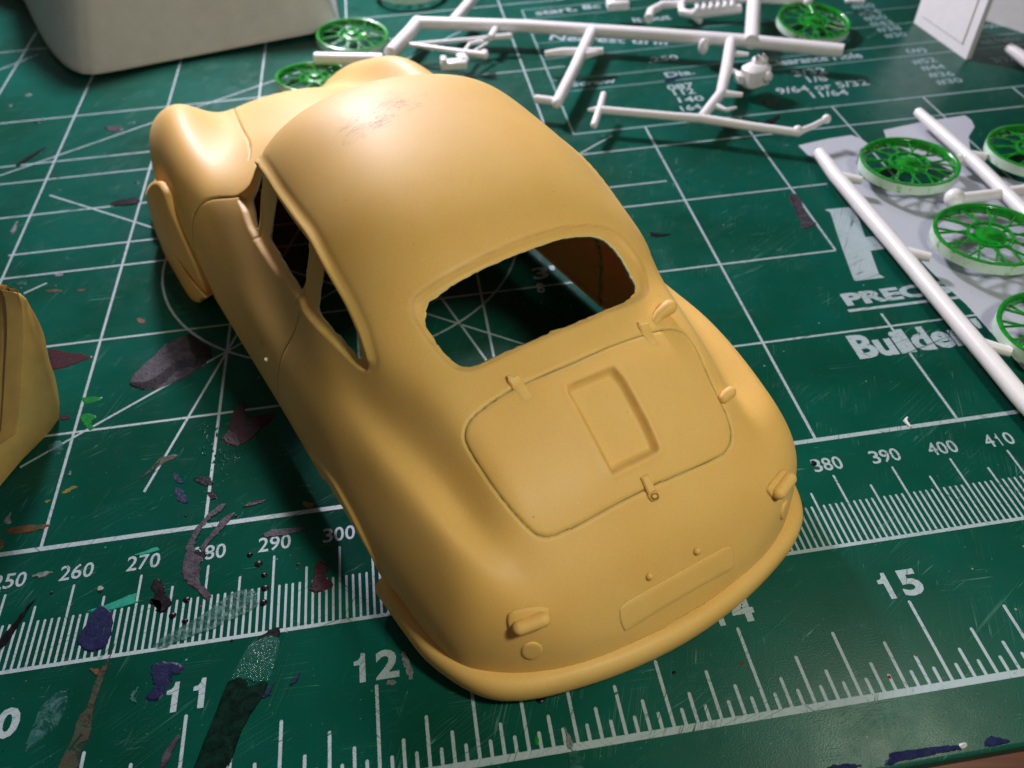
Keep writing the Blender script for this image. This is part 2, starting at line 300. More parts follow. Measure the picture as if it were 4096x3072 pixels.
FE = {
 'rw_open': [(31.81, -1.286), (31.78, -1.162), (31.86, -0.992), (31.91, -0.792), (31.95, -0.577), (32.03, -0.303), (32.07, -0.075), (32.10, 0.174), (32.13, 0.346), (32.14, 0.564), (32.03, 0.883), (31.85, 1.129), (31.52, 1.282), (30.99, 1.419), (30.24, 1.576), (29.34, 1.722), (28.50, 1.844), (27.81, 1.757), (27.38, 1.528), (27.21, 1.195), (27.10, 0.800), (27.00, 0.294), (27.01, -0.193), (27.01, -0.665), (27.06, -1.073), (27.16, -1.488), (27.19, -1.639), (27.41, -1.775), (27.74, -1.839), (28.27, -1.833), (29.09, -1.753), (29.89, -1.646), (30.62, -1.548), (30.94, -1.516), (31.39, -1.383)],
 'rw_rec': [(32.27, -1.405), (32.49, -1.273), (32.49, -1.051), (32.50, -0.740), (32.57, -0.433), (32.72, -0.026), (32.76, 0.381), (32.62, 0.807), (32.44, 1.165), (32.06, 1.428), (31.24, 1.665), (30.14, 1.942), (28.71, 2.099), (27.64, 2.059), (27.11, 1.714), (26.95, 1.117), (26.78, 0.386), (26.78, -0.318), (26.82, -0.977), (26.86, -1.444), (26.92, -1.751), (27.21, -1.902), (27.69, -1.957), (28.48, -1.896), (29.68, -1.739), (30.81, -1.603), (31.65, -1.517)],
 'sd_rec': [(55.21, -2.144), (49.15, -2.104), (45.93, -2.115), (42.62, -2.074), (40.05, -2.143), (37.64, -2.226), (35.88, -2.309), (34.12, -2.463), (33.02, -2.646), (32.50, -2.904), (32.47, -3.162), (33.35, -3.283), (34.90, -3.346), (36.73, -3.420), (39.13, -3.530), (40.40, -3.572), (41.43, -3.576), (42.37, -3.449), (44.84, -3.644), (47.35, -3.844), (49.93, -3.945), (52.65, -4.082), (54.02, -4.096), (55.35, -4.112), (57.11, -3.964), (59.54, -3.632)],
 'o1': [(53.98, -2.208), (56.54, -2.957), (57.13, -3.378), (55.60, -3.677), (54.12, -3.947), (54.18, -3.116)],
 'o2': [(49.65, -2.175), (46.38, -2.170), (44.30, -2.127), (43.02, -2.128), (42.86, -2.272), (42.74, -2.706), (42.90, -3.332), (44.44, -3.442), (46.62, -3.502), (48.30, -3.483), (48.69, -3.452), (50.02, -3.503), (51.05, -3.514), (50.82, -3.258), (50.12, -2.665), (49.70, -2.328)],
 'o3': [(40.37, -2.196), (37.92, -2.277), (36.16, -2.374), (34.35, -2.611), (34.28, -2.843), (33.86, -2.943), (33.68, -3.161), (34.73, -3.205), (37.00, -3.264), (38.42, -3.273), (39.72, -3.285), (39.95, -3.161), (40.05, -2.660), (40.26, -2.314)],
 'pg1': [(53.91, -2.386), (53.31, -4.060)],
 'pg2': [(42.75, -2.284), (42.56, -3.532), (42.66, -3.749)],
 'drip': [(55.32, -2.069), (51.39, -1.998), (48.24, -2.013), (44.94, -1.996), (42.24, -1.978), (39.86, -2.059)],
 'drip2': [(38.75, -2.104), (37.45, -2.163), (35.68, -2.235), (33.96, -2.352), (32.96, -2.551), (32.43, -2.755)],
 'lid': [(24.36, -1.605), (24.21, -2.024), (23.91, -2.504), (23.64, -2.747), (23.25, -2.914), (22.68, -2.999), (21.24, -3.056), (19.13, -3.067), (17.12, -2.992), (15.52, -2.884), (14.97, -2.785), (14.57, -2.557), (14.40, -2.155), (14.30, -1.632), (14.29, -0.943), (14.23, -0.153), (14.23, 0.376), (14.11, 1.284), (14.12, 1.895), (14.24, 2.274), (14.71, 2.527), (15.51, 2.654), (16.49, 2.674), (18.09, 2.618), (19.94, 2.615), (21.75, 2.666), (23.22, 2.607), (23.80, 2.460), (24.18, 2.170), (24.30, 1.784), (24.31, 1.440), (24.30, 0.802), (24.21, -0.197), (24.26, -0.819), (24.34, -1.284)],
 'gr': [(22.74, -0.567), (22.82, -0.442), (22.72, 0.534), (21.53, 0.615), (18.49, 0.653), (16.38, 0.619), (16.20, 0.520), (16.21, -0.628), (18.04, -0.635), (20.36, -0.624), (22.34, -0.623)],
 'hinL': [(25.24, -1.411), (25.11, -1.351), (24.61, -1.296), (24.25, -1.300), (23.66, -1.388), (23.76, -1.504), (24.32, -1.584)],
 'hinR': [(25.15, 1.577), (25.14, 1.643), (24.64, 1.701), (24.47, 1.796), (24.05, 1.724), (23.62, 1.612), (24.04, 1.460)],
 'latA': [(15.25, -0.066), (15.13, 0.134), (14.17, 0.119), (13.89, 0.021), (14.28, -0.110)],
 'latB': [(14.02, 0.002), (13.76, 0.195), (13.28, 0.165), (13.29, -0.030), (13.75, -0.096)],
 'tlL': [(10.50, -5.854), (9.59, -4.807)],
 'tlR': [(9.25, 4.597), (10.43, 5.435)],
 'thL': [(11.32, -5.824), (11.49, -5.455), (10.90, -4.792), (10.34, -4.364), (9.78, -4.305), (8.91, -4.829), (8.91, -5.176), (9.55, -5.817), (10.30, -6.259), (10.85, -6.127)],
 'thR': [(11.03, 4.946), (10.48, 4.340), (9.85, 3.933), (8.98, 4.474), (8.88, 5.108), (9.72, 5.838), (10.58, 6.113), (10.84, 5.579)],
 'rfL': [(8.46, -6.997)],
 'rfR': [(8.22, 6.811)],
 'plL': [(7.71, -0.918)],
 'plR': [(7.61, 0.887)],
 'plate': [(6.56, -2.349), (3.50, -3.807), (3.55, 3.781), (6.50, 2.415)],
 'doorR': [(41.74, -3.818), (41.88, -4.209), (42.13, -4.791), (42.56, -5.423), (42.80, -5.941), (42.82, -6.548), (42.90, -7.179), (43.00, -7.700), (42.72, -8.116)],
 'doorF': [(59.46, -3.723), (61.13, -4.269), (62.40, -4.727), (63.16, -5.095), (63.76, -5.457), (64.14, -5.811), (64.33, -6.073)],
 'doorT': [(55.05, -3.144), (53.98, -3.478), (51.65, -3.320), (48.68, -2.866), (45.06, -2.976), (43.16, -3.124), (41.92, -3.549)],
 'hood': [(77.13, -2.450), (72.43, -2.558), (69.31, -2.623)],
 'nub': [(25.54, 2.316)],
 'nub2': [(17.91, 2.839)],
 'chip': [(45.04, -6.745)],
 'dent': [(46.32, -6.523)],
 'archR': [(36.39, -7.794), (31.66, -7.156), (27.71, -7.266), (24.34, -7.780), (23.09, -8.397)],
 'archF': [(75.29, -7.008), (72.82, -7.023), (70.81, -7.078), (68.87, -7.359), (67.70, -7.834)],
 'corner': [(55.21, -2.144), (59.58, -3.610)]}
S = Surf(SEC)
SCUFF = tuple(car((60, -5.5, 52.5))/10)
RES = mat_resin(); RES_SMALL = mat_resin('resin_small_parts', sss=0.); RIM = mat_simple('torn_resin_edge', (0.68, 0.66, 0.46), .6, .2, 20, .3, bmp=.5)
NT, NW = 720, 600
Tt = np.linspace(0, S.t[-1], NT); Wt = np.linspace(-10, 10, NW)
G = S.grid(Tt, Wt)
TT, WW = np.meshgrid(Tt, Wt, indexing='ij')
gt = np.gradient(G, axis=0); gw = np.gradient(G, axis=1); NN = np.cross(gt, gw); NN /= np.linalg.norm(NN, axis=2, keepdims=True)+1e-12
if NN[NT//2, NW//2, 2] < 0: NN = -NN
P0 = G.reshape(-1, 3).copy(); NV = NN.reshape(-1, 3); TW = np.stack([TT.ravel(), WW.ravel()], 1)
def closed_smooth(Lp, n=6, closed=True):
    Lp = np.array(Lp, float); m = len(Lp); out = []
    for i in range(m if closed else m-1):
        g = (lambda k: Lp[k % m]) if closed else (lambda k: Lp[min(max(k, 0), m-1)])
        p0, p1, p2, p3 = g(i-1), g(i), g(i+1), g(i+2)
        for k in range(n):
            u = k/n; out.append(.5*((2*p1)+(-p0+p2)*u+(2*p0-5*p1+4*p2-p3)*u*u+(-p0+3*p1-3*p2+p3)*u**3))
    if not closed: out.append(Lp[-1])
    return np.array(out)
def inside(poly, pts):
    x, y = pts[:, 0], pts[:, 1]; c = np.zeros(len(pts), bool); n = len(poly)
    for i in range(n):
        a, b = poly[i], poly[(i+1) % n]
        if a[1] == b[1]: continue
        k = ((a[1] > y) != (b[1] > y)) & (x < (b[0]-a[0])*(y-a[1])/(b[1]-a[1])+a[0]); c ^= k
    return c
def jag(poly, amp, step=1):
    out = poly.copy(); c = poly.mean(0); n = len(out); e = rng.normal(0, 1, n)
    e = (np.roll(e, 1)+e*2+np.roll(e, -1))/2.4; bite = np.where(rng.uniform(0, 1, n) > .9, rng.uniform(.5, 2.2, n), 0)
    env = .35+.65*(np.interp(np.arange(n), np.linspace(0, n, 9), rng.uniform(0, 1, 9)))
    for i in range(n): out[i] += (poly[i]-c)/np.linalg.norm((poly[i]-c)*[1, 2])*(e[i]*env[i]-bite[i]*.5)*amp
    return out
def dist_to(tw, closed, reach=6.0):
    """3-D distance (mm) of the shell's vertices to a polyline drawn on it"""
    P = S.pts(tw[:, 0], tw[:, 1]); d = np.full(len(P0), reach)
    lo, hi = P.min(0)-reach, P.max(0)+reach
    idx = np.where(((P0 > lo) & (P0 < hi)).all(1))[0]; Q = P0[idx]; dd = np.full(len(idx), reach)
    for i in range(len(P) if closed else len(P)-1):
        a, b = P[i], P[(i+1) % len(P)]; ab = b-a; l2 = ab@ab
        if l2 < 1e-9: continue
        k = np.where((np.abs(Q-(a+b)/2) < reach+math.sqrt(l2)/2).all(1))[0]
        q = Q[k]; u = np.clip(((q-a)@ab)/l2, 0, 1); dd[k] = np.minimum(dd[k], np.linalg.norm(q-a-u[:, None]*ab, axis=1))
    d[idx] = dd; return d
def field(tw, reach=6.0):
    d = dist_to(tw, True, reach); ins = inside(tw, TW); return np.where(ins, d, -d)
def mir(tw): return [(a, -b) for a, b in tw]
def sstep(x, a, b): x = np.clip((x-a)/(b-a), 0, 1); return x*x*(3-2*x)
FL = {}
disp = np.zeros(len(P0)); SEAM = np.zeros(len(P0))
# rear window: sunk border, then the torn opening
rwr = closed_smooth(FE['rw_rec']); f = field(rwr); FL['rwr'] = f
disp -= .75*sstep(f, -.1, .9); disp -= .12*np.exp(-((f+.05)/.35)**2)
FL['cut_rw'] = field(jag(closed_smooth(FE['rw_open'], 9), .038))
for sgn in (1, -1):
    mm = (lambda q: q) if sgn == 1 else mir
    sr = closed_smooth(mm(FE['sd_rec']), 3); f = field(sr); disp -= .95*sstep(f, -.15, .65)
    FL['sr%d' % sgn] = f
    for k in ('o1', 'o2', 'o3'): FL['cut_%s%d' % (k, sgn)] = field(jag(closed_smooth(mm(FE[k]), 5), .05))
    for k in ('pg1', 'pg2'):
        d = dist_to(closed_smooth(mm(FE[k]), 6, False), False); disp -= .38*np.exp(-(d/.3)**2)
    # drip rail moulded along the roof edge
    dr = closed_smooth(mm(FE['drip']+FE['drip2'][1:]), 6, False); d = dist_to(dr, False)
    fade = 1-.6*sstep(-TW[:, 0], -S.s2t(46), -S.s2t(34)); disp += .5*fade*np.exp(-(d/.44)**2)
    disp -= .10*np.exp(-((d-1.3)/.5)**2)
# wheel arches in side view
SZ = P0[:, [0, 2]]; side = np.abs(P0[:, 1]) > 22
def arch(s0, z0, a, b):
    q = np.sqrt(((SZ[:, 0]-s0)/a)**2+((SZ[:, 1]-z0)/b)**2); f = (1-q)*min(a, b); return np.where(side, f, -9.)
fr = arch(25, 1, 14.6, 14.8); ff = arch(112, 1, 20, 20.5)
FL['cut_ra'] = fr; FL['cut_fa'] = ff
for f in (fr, ff): disp -= .5*sstep(f, -1.2, 0.2)*side
for sgn in (1, -1):
    for k in ('archR',):
        L_ = closed_smooth([(a, sgn*b) for a, b in FE[k]], 6, False); d_ = L_[-1]-L_[-4]; L_ = np.vstack([L_, [L_[-1]+d_*q*.5 for q in range(1, 5)]]) if k == 'archF' else L_; disp += .42*np.exp(-(dist_to(L_, False, 3.)/.45)**2)
# lower edge of the sides: the casting ends at the sills
zc = 7.2+2.6*sstep(P0[:, 0], 16, 34)*(1-sstep(P0[:, 0], 96, 124)); FL['cut_sill'] = np.where(np.abs(P0[:, 1]) > 14, zc-P0[:, 2], np.where(P0[:, 2] < 7, 7-P0[:, 2], -9.))
# windscreen opening
ws = [(S.s2t(s), w) for s, w in ((77.5, -1.7), (78, 0), (77.5, 1.7), (79.5, 2.05), (84, 2.2), (88, 2.25), (90.5, 1.8), (94, 0), (90.5, -1.8), (88, -2.25), (84, -2.2), (79.5, -2.05))]
FL['cut_ws'] = field(jag(closed_smooth(ws, 6), .1))
def groove(tw, depth=.30, wid=.22, closed=True):
    d = dist_to(tw, closed, 3.0)
    global disp
    disp -= depth*np.exp(-(d/wid)**2); return d
lid = closed_smooth(FE['lid'], 4); FL['lid'] = field(lid); disp -= .25*np.exp(-(FL['lid']/.17)**2); disp += .05*sstep(FL['lid'], 0, .7)
gr = closed_smooth([FE['gr'][i] for i in range(len(FE['gr']))], 1); f = field(gr); FL['gr'] = f; disp -= 1.05*sstep(f, -.1, .75); disp += .10*np.exp(-((f+.35)/.4)**2)
belt = FE['sd_rec'][11:]      # outer edge of the belt line, rear to front
k0 = min(range(len(belt)), key=lambda i: abs(belt[i][0]-FE['doorR'][0][0])+abs(belt[i][1]-FE['doorR'][0][1]))
for sgn in (1, -1):
    mm = (lambda q: q) if sgn == 1 else mir
    dr = FE['doorR']+[(FE['doorR'][-1][0]-.15, -9.0)]; df = [(FE['doorF'][-1][0]+.1, -9.0)]+FE['doorF'][::-1]
    poly = np.array(mm([tuple(q) for q in closed_smooth(df, 4, False)]+FE['doorT']+[tuple(q) for q in closed_smooth(dr, 4, False)]))
    FL['door%d' % sgn] = field(poly)
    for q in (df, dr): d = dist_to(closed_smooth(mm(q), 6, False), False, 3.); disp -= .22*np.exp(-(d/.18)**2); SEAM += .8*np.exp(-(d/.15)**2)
hd = [(S.s2t(s), w) for s, w in ((92.3, -2.55), (95.8, -1.2), (96.4, 0), (95.8, 1.2), (92.3, 2.55), (100, 2.56), (108, 2.54), (120, 2.38), (131, 2.1), (138, 1.6), (140, 0), (138, -1.6), (131, -2.1), (120, -2.38), (108, -2.54), (100, -2.56))]
FL['hood'] = field(closed_smooth(hd, 5)); 
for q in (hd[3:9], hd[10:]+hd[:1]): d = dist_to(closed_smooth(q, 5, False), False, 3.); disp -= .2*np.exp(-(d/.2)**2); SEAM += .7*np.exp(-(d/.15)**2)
# dent of the door button, gentle hand-made unevenness
d = dist_to(np.array(FE['dent']*2)+[[0, 0], [.35, -.02]], False, 3.); disp -= .32*np.exp(-(d/.55)**2)
for k in range(26):
    c = P0[rng.integers(len(P0))]; dd = np.linalg.norm(P0-c, axis=1); disp += rng.uniform(-.07, .07)*np.exp(-(dd/rng.uniform(4, 9))**2)
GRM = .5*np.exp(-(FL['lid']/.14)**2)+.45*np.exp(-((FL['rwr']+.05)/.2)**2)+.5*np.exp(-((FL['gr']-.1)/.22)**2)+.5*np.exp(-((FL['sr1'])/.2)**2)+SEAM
PD = P0+NV*disp[:, None]
# ---- split the sheet along the outlines
names = list(FL); FA = np.stack([FL[k] for k in names]+[GRM], 1)
ii = np.arange(NT*NW).reshape(NT, NW)
Q = np.stack([ii[:-1, :-1], ii[:-1, 1:], ii[1:, 1:], ii[1:, :-1]], -1).reshape(-1, 4)
if (np.cross(PD[Q[:, 1]]-PD[Q[:, 0]], PD[Q[:, 3]]-PD[Q[:, 0]])*NV[Q[:, 0]]).sum(1).mean() > 0: Q = Q[:, ::-1]   # the car frame is left-handed
VX = [PD]; FX = [FA]; nv = len(PD); extraV = []; extraF = []
def gv(i): return PD[i] if i < len(PD) else extraV[i-len(PD)]
def gf(i): return FA[i] if i < len(FA) else extraF[i-len(FA)]
def split(Q, polys, key):
    """-> (inside Q, polys), (outside Q, polys)"""
    k = names.index(key); cache = {}; fv = FA[:, k]
    s = fv[Q] > 0; n = s.sum(1); mixed = Q[(n > 0) & (n < 4)]; Qi, Qo = Q[n == 4], Q[n == 0]; Pi, Po = [], []
    for poly in [tuple(q) for q in mixed]+polys:
        vals = [gf(i)[k] for i in poly]
        if all(v > 0 for v in vals): Pi.append(poly); continue
        if all(v <= 0 for v in vals): Po.append(poly); continue
        a, b = [], []; m = len(poly)
        for j in range(m):
            i0, i1 = poly[j], poly[(j+1) % m]; v0, v1 = vals[j], vals[(j+1) % m]
            (a if v0 > 0 else b).append(i0)
            if (v0 > 0) != (v1 > 0):
                e = (min(i0, i1), max(i0, i1))
                if e not in cache:
                    u = v0/(v0-v1); u = min(max(u, .02), .98)
                    extraV.append(gv(i0)*(1-u)+gv(i1)*u); q = gf(i0)*(1-u)+gf(i1)*u; q[k] = 0; extraF.append(q); cache[e] = len(PD)+len(extraV)-1
                a.append(cache[e]); b.append(cache[e])
        if len(a) > 2: Pi.append(tuple(a))
        if len(b) > 2: Po.append(tuple(b))
    return (Qi, Pi), (Qo, Po)
rest = (Q, [])
for k in [n_ for n_ in names if n_.startswith('cut_')]: _, rest = split(*rest, k)
parts = {}
for k in ('lid', 'door1', 'door-1', 'hood'): parts[k], rest = split(*rest, k)
parts['shell'] = rest
body = thing('resin_car_body', 'hollow tan resin sports coupe body with torn out window openings, rear towards us', 'model car body', car((60, 0, 0)))
def shell_obj(name, part, thick, rim, parent=body):
    Qp, Pp = part; allv = np.concatenate([PD, np.array(extraV)]) if extraV else PD
    used = np.unique(np.concatenate([Qp.ravel()]+[np.array(p) for p in Pp])); remap = np.full(len(allv), -1); remap[used] = np.arange(len(used))
    v = car(allv[used])/10; faces = remap[Qp].tolist()+[tuple(remap[list(p)]) for p in Pp]
    me = bpy.data.meshes.new(name); me.from_pydata(v.tolist(), [], faces); me.materials.append(RES); me.materials.append(RIM); me.shade_smooth()
    ga = np.concatenate([FA, np.array(extraF)])[used][:, -1]; at_ = me.attributes.new('grime', 'FLOAT', 'POINT'); at_.data.foreach_set('value', np.clip(ga, 0, 1).astype(np.float32))
    o = bpy.data.objects.new(name, me); C.objects.link(o); o.parent = parent; o.matrix_parent_inverse = Matrix.Translation(-parent.location)
    if rim:
        k_ = [names.index(q) for q in names if q.startswith('cut_')]; fa = np.concatenate([FA, np.array(extraF)])[used][:, k_]; wgt = np.clip(-fa.max(1)/2.2, .22, 1.); wgt = np.where(-fa[:, 0] < 2.5, np.maximum(wgt, .55), wgt)
        vg = o.vertex_groups.new(name='wall')
        for lv in range(1, 13):
            q = np.where(np.round(wgt*12).astype(int) == lv)[0]
            if len(q): vg.add(q.tolist(), lv/12, 'REPLACE')
    md = o.modifiers.new('wall', 'SOLIDIFY'); md.thickness = thick/10; md.offset = -1; md.use_rim = rim; md.material_offset_rim = 1; md.use_even_offset = False
    if rim: md.vertex_group = 'wall'
    return o
shell_obj('body_shell', parts['shell'], 1.0, True)
lid_o = shell_obj('engine_lid', parts['lid'], 1.2, True)
shell_obj('door', parts['door1'], 1.2, True); shell_obj('door', parts['door-1'], 1.2, True); shell_obj('bonnet', parts['hood'], 1.2, True)
# ---- small moulded parts standing on the shell
def srf(t, w, h=0.):
    e = 1e-2; P = S.pts([t, t+e, t], [w, w, w+e]); n = np.cross(P[1]-P[0], P[2]-P[0]); n /= np.linalg.norm(n)
    if n@(P[0]-np.array([60, 0, 10])) < 0: n = -n
    return P[0]+n*h, n
def pad(name, tw, h, parent, bev=.35, sink=.35, mat=None, sm=4, rag=0.):
    """raised pad that follows the shell, rounded edge"""
    p = closed_smooth(tw, sm) if sm > 1 else np.array(tw, float)
    if rag: p = jag(p, rag)
    c = p.mean(0); P3 = S.pts(p[:, 0], p[:, 1]); c3 = S.pts([c[0]], [c[1]])[0]; R = np.linalg.norm(P3-c3, axis=1).mean()
    rings = [(0, -sink), (0, h*.35), (bev*.35/R, h*.8), (bev/R, h), (.45, h), (.8, h)]; vv = []; n = len(p)
    for ins, hh in rings:
        q = p+(c-p)*ins
        for a, b in q: vv.append(V(car(srf(a, b, hh)[0])))
    vv.append(V(car(srf(c[0], c[1], h)[0]))); m = len(rings)
    ff = [(i*n+k, i*n+(k+1) % n, (i+1)*n+(k+1) % n, (i+1)*n+k) for i in range(m-1) for k in range(n)]+[((m-1)*n+k, (m-1)*n+(k+1) % n, m*n) for k in range(n)]
    o = obj(name, vv, ff, mat or RES_SMALL, parent); bm = bmesh.new(); bm.from_mesh(o.data); bmesh.ops.recalc_face_normals(bm, faces=bm.faces); bm.to_mesh(o.data); bm.free(); return o
def capsule(name, tw, r, h, parent, squash=.8):
    a, b = [srf(*q, h)[0] for q in tw]; m = MB(); pts = [car(a+(b-a)*k/6) for k in range(7)]; return m.round_tube(pts, r, 18, squash).build(name, RES_SMALL, parent)
for k, kl in (('thL', 'tlL'), ('thR', 'tlR')):
    hs = pad('lamp_base', FE[k], .42, body, .3); q = np.array(FE[kl]); c = q.mean(0); q2 = c+(q-c)*.82
    capsule('tail_lamp', [tuple(z) for z in q2], 1.02, .75, hs, .9)
def disc(name, tw, r, h, parent, ry=None, n=28):
    (t, w) = tw; P, nn = srf(t, w); e = 1e-2; q = S.pts([t, t+e, t], [w, w, w+e]); dt = np.linalg.norm(q[1]-q[0])/e; dw = np.linalg.norm(q[2]-q[0])/e
    return pad(name, [(t+(ry or r)/dt*math.sin(2*math.pi*k/n), w+r/dw*math.cos(2*math.pi*k/n)) for k in range(n)], h, parent, .25, .3, None, 1)
disc('reflector', FE['rfL'][0], 1.45, .22, body, 1.35); disc('reflector', FE['rfR'][0], 1.45, .3, body, 1.35)
for k in ('plL', 'plR'):
    P, nn = srf(*FE[k][0], .1); MB().ball(car(P), .55, 14).build('plate_lamp', RES_SMALL, body)
pq = np.array(FE['plate']); pl = []
for i in range(4):
    a, b = pq[i], pq[(i+1) % 4]
    for u in np.linspace(0.06, .94, 12): pl.append(a+(b-a)*u)
pad('number_plate_panel', pl, .16, body, .3, .3, None, 1)
def slab(name, tw, du, dv, h, parent, yaw=0., slope=0., nose=0., off=(0, 0)):
    """small wedge on the shell: du across, dv along the car, h proud"""
    (a, w) = tw; P, nn = srf(a, w); e = 1e-2; q = S.pts([a, a+e], [w, w]); ts = q[1]-q[0]; ts /= np.linalg.norm(ts); tv = np.cross(ts, nn); tv /= np.linalg.norm(tv); tv = tv if tv[1] > 0 else -tv
    x = tv*math.cos(yaw)+ts*math.sin(yaw); y = ts*math.cos(yaw)-tv*math.sin(yaw); c = P+x*off[0]+y*off[1]; b = .18; m = MB(); vv = []
    for z, ins in ((-.5, 0), (h-b, 0), (h, b)):
        for sx, sy in ((-1, -1), (1, -1), (1, 1), (-1, 1)):
            px, py = sx*(du/2-ins)*(1-(nose if sy > 0 else 0)), sy*(dv/2-ins); zz = z-(slope*(dv/2-py) if z > 0 else 0); vv.append(car(c+x*px+y*py+nn*max(zz, -.5)))
    m.add(vv, [(3, 2, 1, 0)]+[(i*4+k, i*4+(k+1) % 4, i*4+4+(k+1) % 4, i*4+4+k) for i in range(2) for k in range(4)]+[(8, 9, 10, 11)]); return m.build(name, RES_SMALL, parent)
for k in ('hinL', 'hinR'):
    c = tuple(np.array(FE[k]).mean(0)); slab('hinge', c, 1.6, 1.2, .6, lid_o, 0, .35, 0, (.1, .5)); slab('hinge_tip', c, 1.1, .8, .5, body, .1, .0, .6, (-.15, 1.3)); slab('hinge_arm', c, 1.5, 2.6, .16, lid_o, 0, .05, 0, (.15, -1.0))
slab('latch', tuple(np.array(FE['latA']).mean(0)), 1.25, 2.3, .45, lid_o, .05, -.05, .1); pad('latch_catch', FE['latB'], .45, body, .4, .4, None, 3, .03)
# sprue stubs and flash left on the body
P, nn = srf(*FE['nub'][0])
m = MB(); m.round_tube([car(P+np.array(q)) for q in ((-.6, -2.0, -.3), (-.4, -1.2, .35), (-.4, -.2, .8), (-.4, .5, 1.0))], [.7, .8, 1.0, 1.1], 18); m.build('sprue_stub', RES_SMALL, body)
P, nn = srf(*FE['nub2'][0]); m = MB(); m.round_tube([car(P+np.array(q)) for q in ((-.1, -.4, .1), (0, .2, .4), (0, .75, .6))], [.75, .85, .85], 16); m.build('sprue_stub', RES_SMALL, body)
P, nn = srf(*FE['chip'][0], .15); m = MB(); m.ball(car(P), (.42, .5, .3), 7); m.build('flash_crumb', RIM, body)
# bumpers: one moulded roll, ends rounded
def bumper(path, z, rs, rz):
    pts = closed_smooth([(a, b) for a, b in path], 6, False); P = np.column_stack([pts, np.full(len(pts), z)]); n = 18; m = MB(); vv = []
    K = len(P); tail = [(0, 1)]
    for i in range(K):
        t = P[min(i+1, K-1)]-P[max(i-1, 0)]; t /= np.linalg.norm(t); a = np.cross(t, [0, 0, 1.]); a /= np.linalg.norm(a)
        e = min(i, K-1-i); sca = math.sqrt(max(1-(1-min(e, 5)/5)**2, .0009))
        for k in range(n):
            th = 2*math.pi*k/n; cx, cz = math.cos(th), math.sin(th)
            sq = (abs(cx)**2.6+abs(cz)**2.6)**(-1/2.6); vv.append(car(P[i]+a*rs*sca*cx*sq+np.array([0, 0, 1.])*rz*(.35+.65*sca)*cz*sq))
    m.add(vv, [(i*n+k, i*n+(k+1) % n, (i+1)*n+(k+1) % n, (i+1)*n+k) for i in range(K-1) for k in range(n)]+[tuple(range(n))[::-1], tuple((K-1)*n+k for k in range(n))])
    return m
half = [(16.8, 30.2), (16.3, 30.1), (15, 30.0), (9, 29.6), (3.4, 28.8), (-2.6, 26.0), (-5.6, 22.2), (-7.7, 16), (-9.2, 8.5)]
bumper([(a, -b) for a, b in half]+[(-9.8, 0)]+half[::-1], 9.0, 1.65, 2.0).build('rear_bumper', RES_SMALL, body, angle=60)
halff = [(124, 30.4), (128, 30.6), (134, 29), (141, 25.5), (147, 19), (150, 9)]
bumper([(a, -b) for a, b in halff]+[(150.8, 0)]+halff[::-1], 8.5, 1.8, 2.3).build('front_bumper', RES_SMALL, body, angle=60)
# tongue of resin standing in the left front wheel arch
def sideproj(L_, v):
    out = []
    for x, y in L_:
        d = ROT.T@np.array([(x-W_/2)/FPX, (y-H_/2)/FPX, 1.]); c0 = A3@(CAM-OC)/KC; dd = A3@d; out.append(c0+dd*((v-c0[1])/dd[1]))
    return np.array(out)
TG = [(500+.3618*x, 700+.3618*y) for x, y in ((325, 70), (268, 110), (236, 180), (240, 260), (325, 560), (400, 760), (480, 1000), (540, 1150), (600, 1290), (680, 1370), (760, 1400), (830, 1410), (850, 1380), (905, 1355), (915, 1320), (875, 1200), (755, 930), (645, 690), (540, 450), (450, 220), (385, 100))]
VT = [-32.2]+[-32.9]*11+[-32.8, -32.3]+[-31.75]*7
tg = closed_smooth(np.array([sideproj([q], v)[0] for q, v in zip(TG, VT)]), 4)
for sgn in (1, -1):
    c = tg.mean(0); n = len(tg); vv = []
    for ins, dv, bulge in ((.12, 3.2, 0), (.02, 1.2, 0), (0, 0, 0), (.06, 0, .3), (.16, 0, .5), (.32, 0, .65), (.6, 0, .75), (.97, 0, .75)):
        for q in tg: z = q+(c-q)*ins; vv.append(V(car((z[0], sgn*(min(z[1]+dv, -28.5)-bulge), z[2]))))
    o = obj('arch_tongue', vv, [tuple(range(n))]+[(i*n+k, i*n+(k+1) % n, (i+1)*n+(k+1) % n, (i+1)*n+k) for i in range(7) for k in range(n)]+[tuple(7*n+k for k in range(n))], RES_SMALL, body)
    bm = bmesh.new(); bm.from_mesh(o.data); bmesh.ops.recalc_face_normals(bm, faces=bm.faces); bm.to_mesh(o.data); bm.free()
# ------------------------------------------------------------------ table and cutting mat
wood, nt, b = mat('table_wood'); co = geo(nt)
g = noise(nt, mapv(nt, co, .15, (.25, 4, 1)), 1.6, 6, .6, .6); L(nt, mixc(nt, ramp(nt, g, .3, .7), (0.075, 0.016, 0.007), (0.20, 0.055, 0.022)), b.inputs['Base Color']); b.inputs['Roughness'].default_value = .35
m = MB(); m.box((300, 110, -12.4), (900, 700, 20), 0, 1); tb = m.build('table', wood); tb['kind'] = 'structure'
MG = mat_green(); INKM = mat_ink('white_print'); INKF = mat_ink('faint_print', (0.20, 0.33, 0.33), .3); GREY = mat_ink('grey_print', (0.46, 0.49, 0.55), .0, .08)
board = thing('cutting_mat', 'green self healing cutting mat with white grid, rulers and dried paint', 'cutting mat', (300, -53, -2.2))
m = MB(); m.box((320, 146.3, -1.1), (560, 400, 2.2), 0, .35); m.build('mat_board', MG, board)
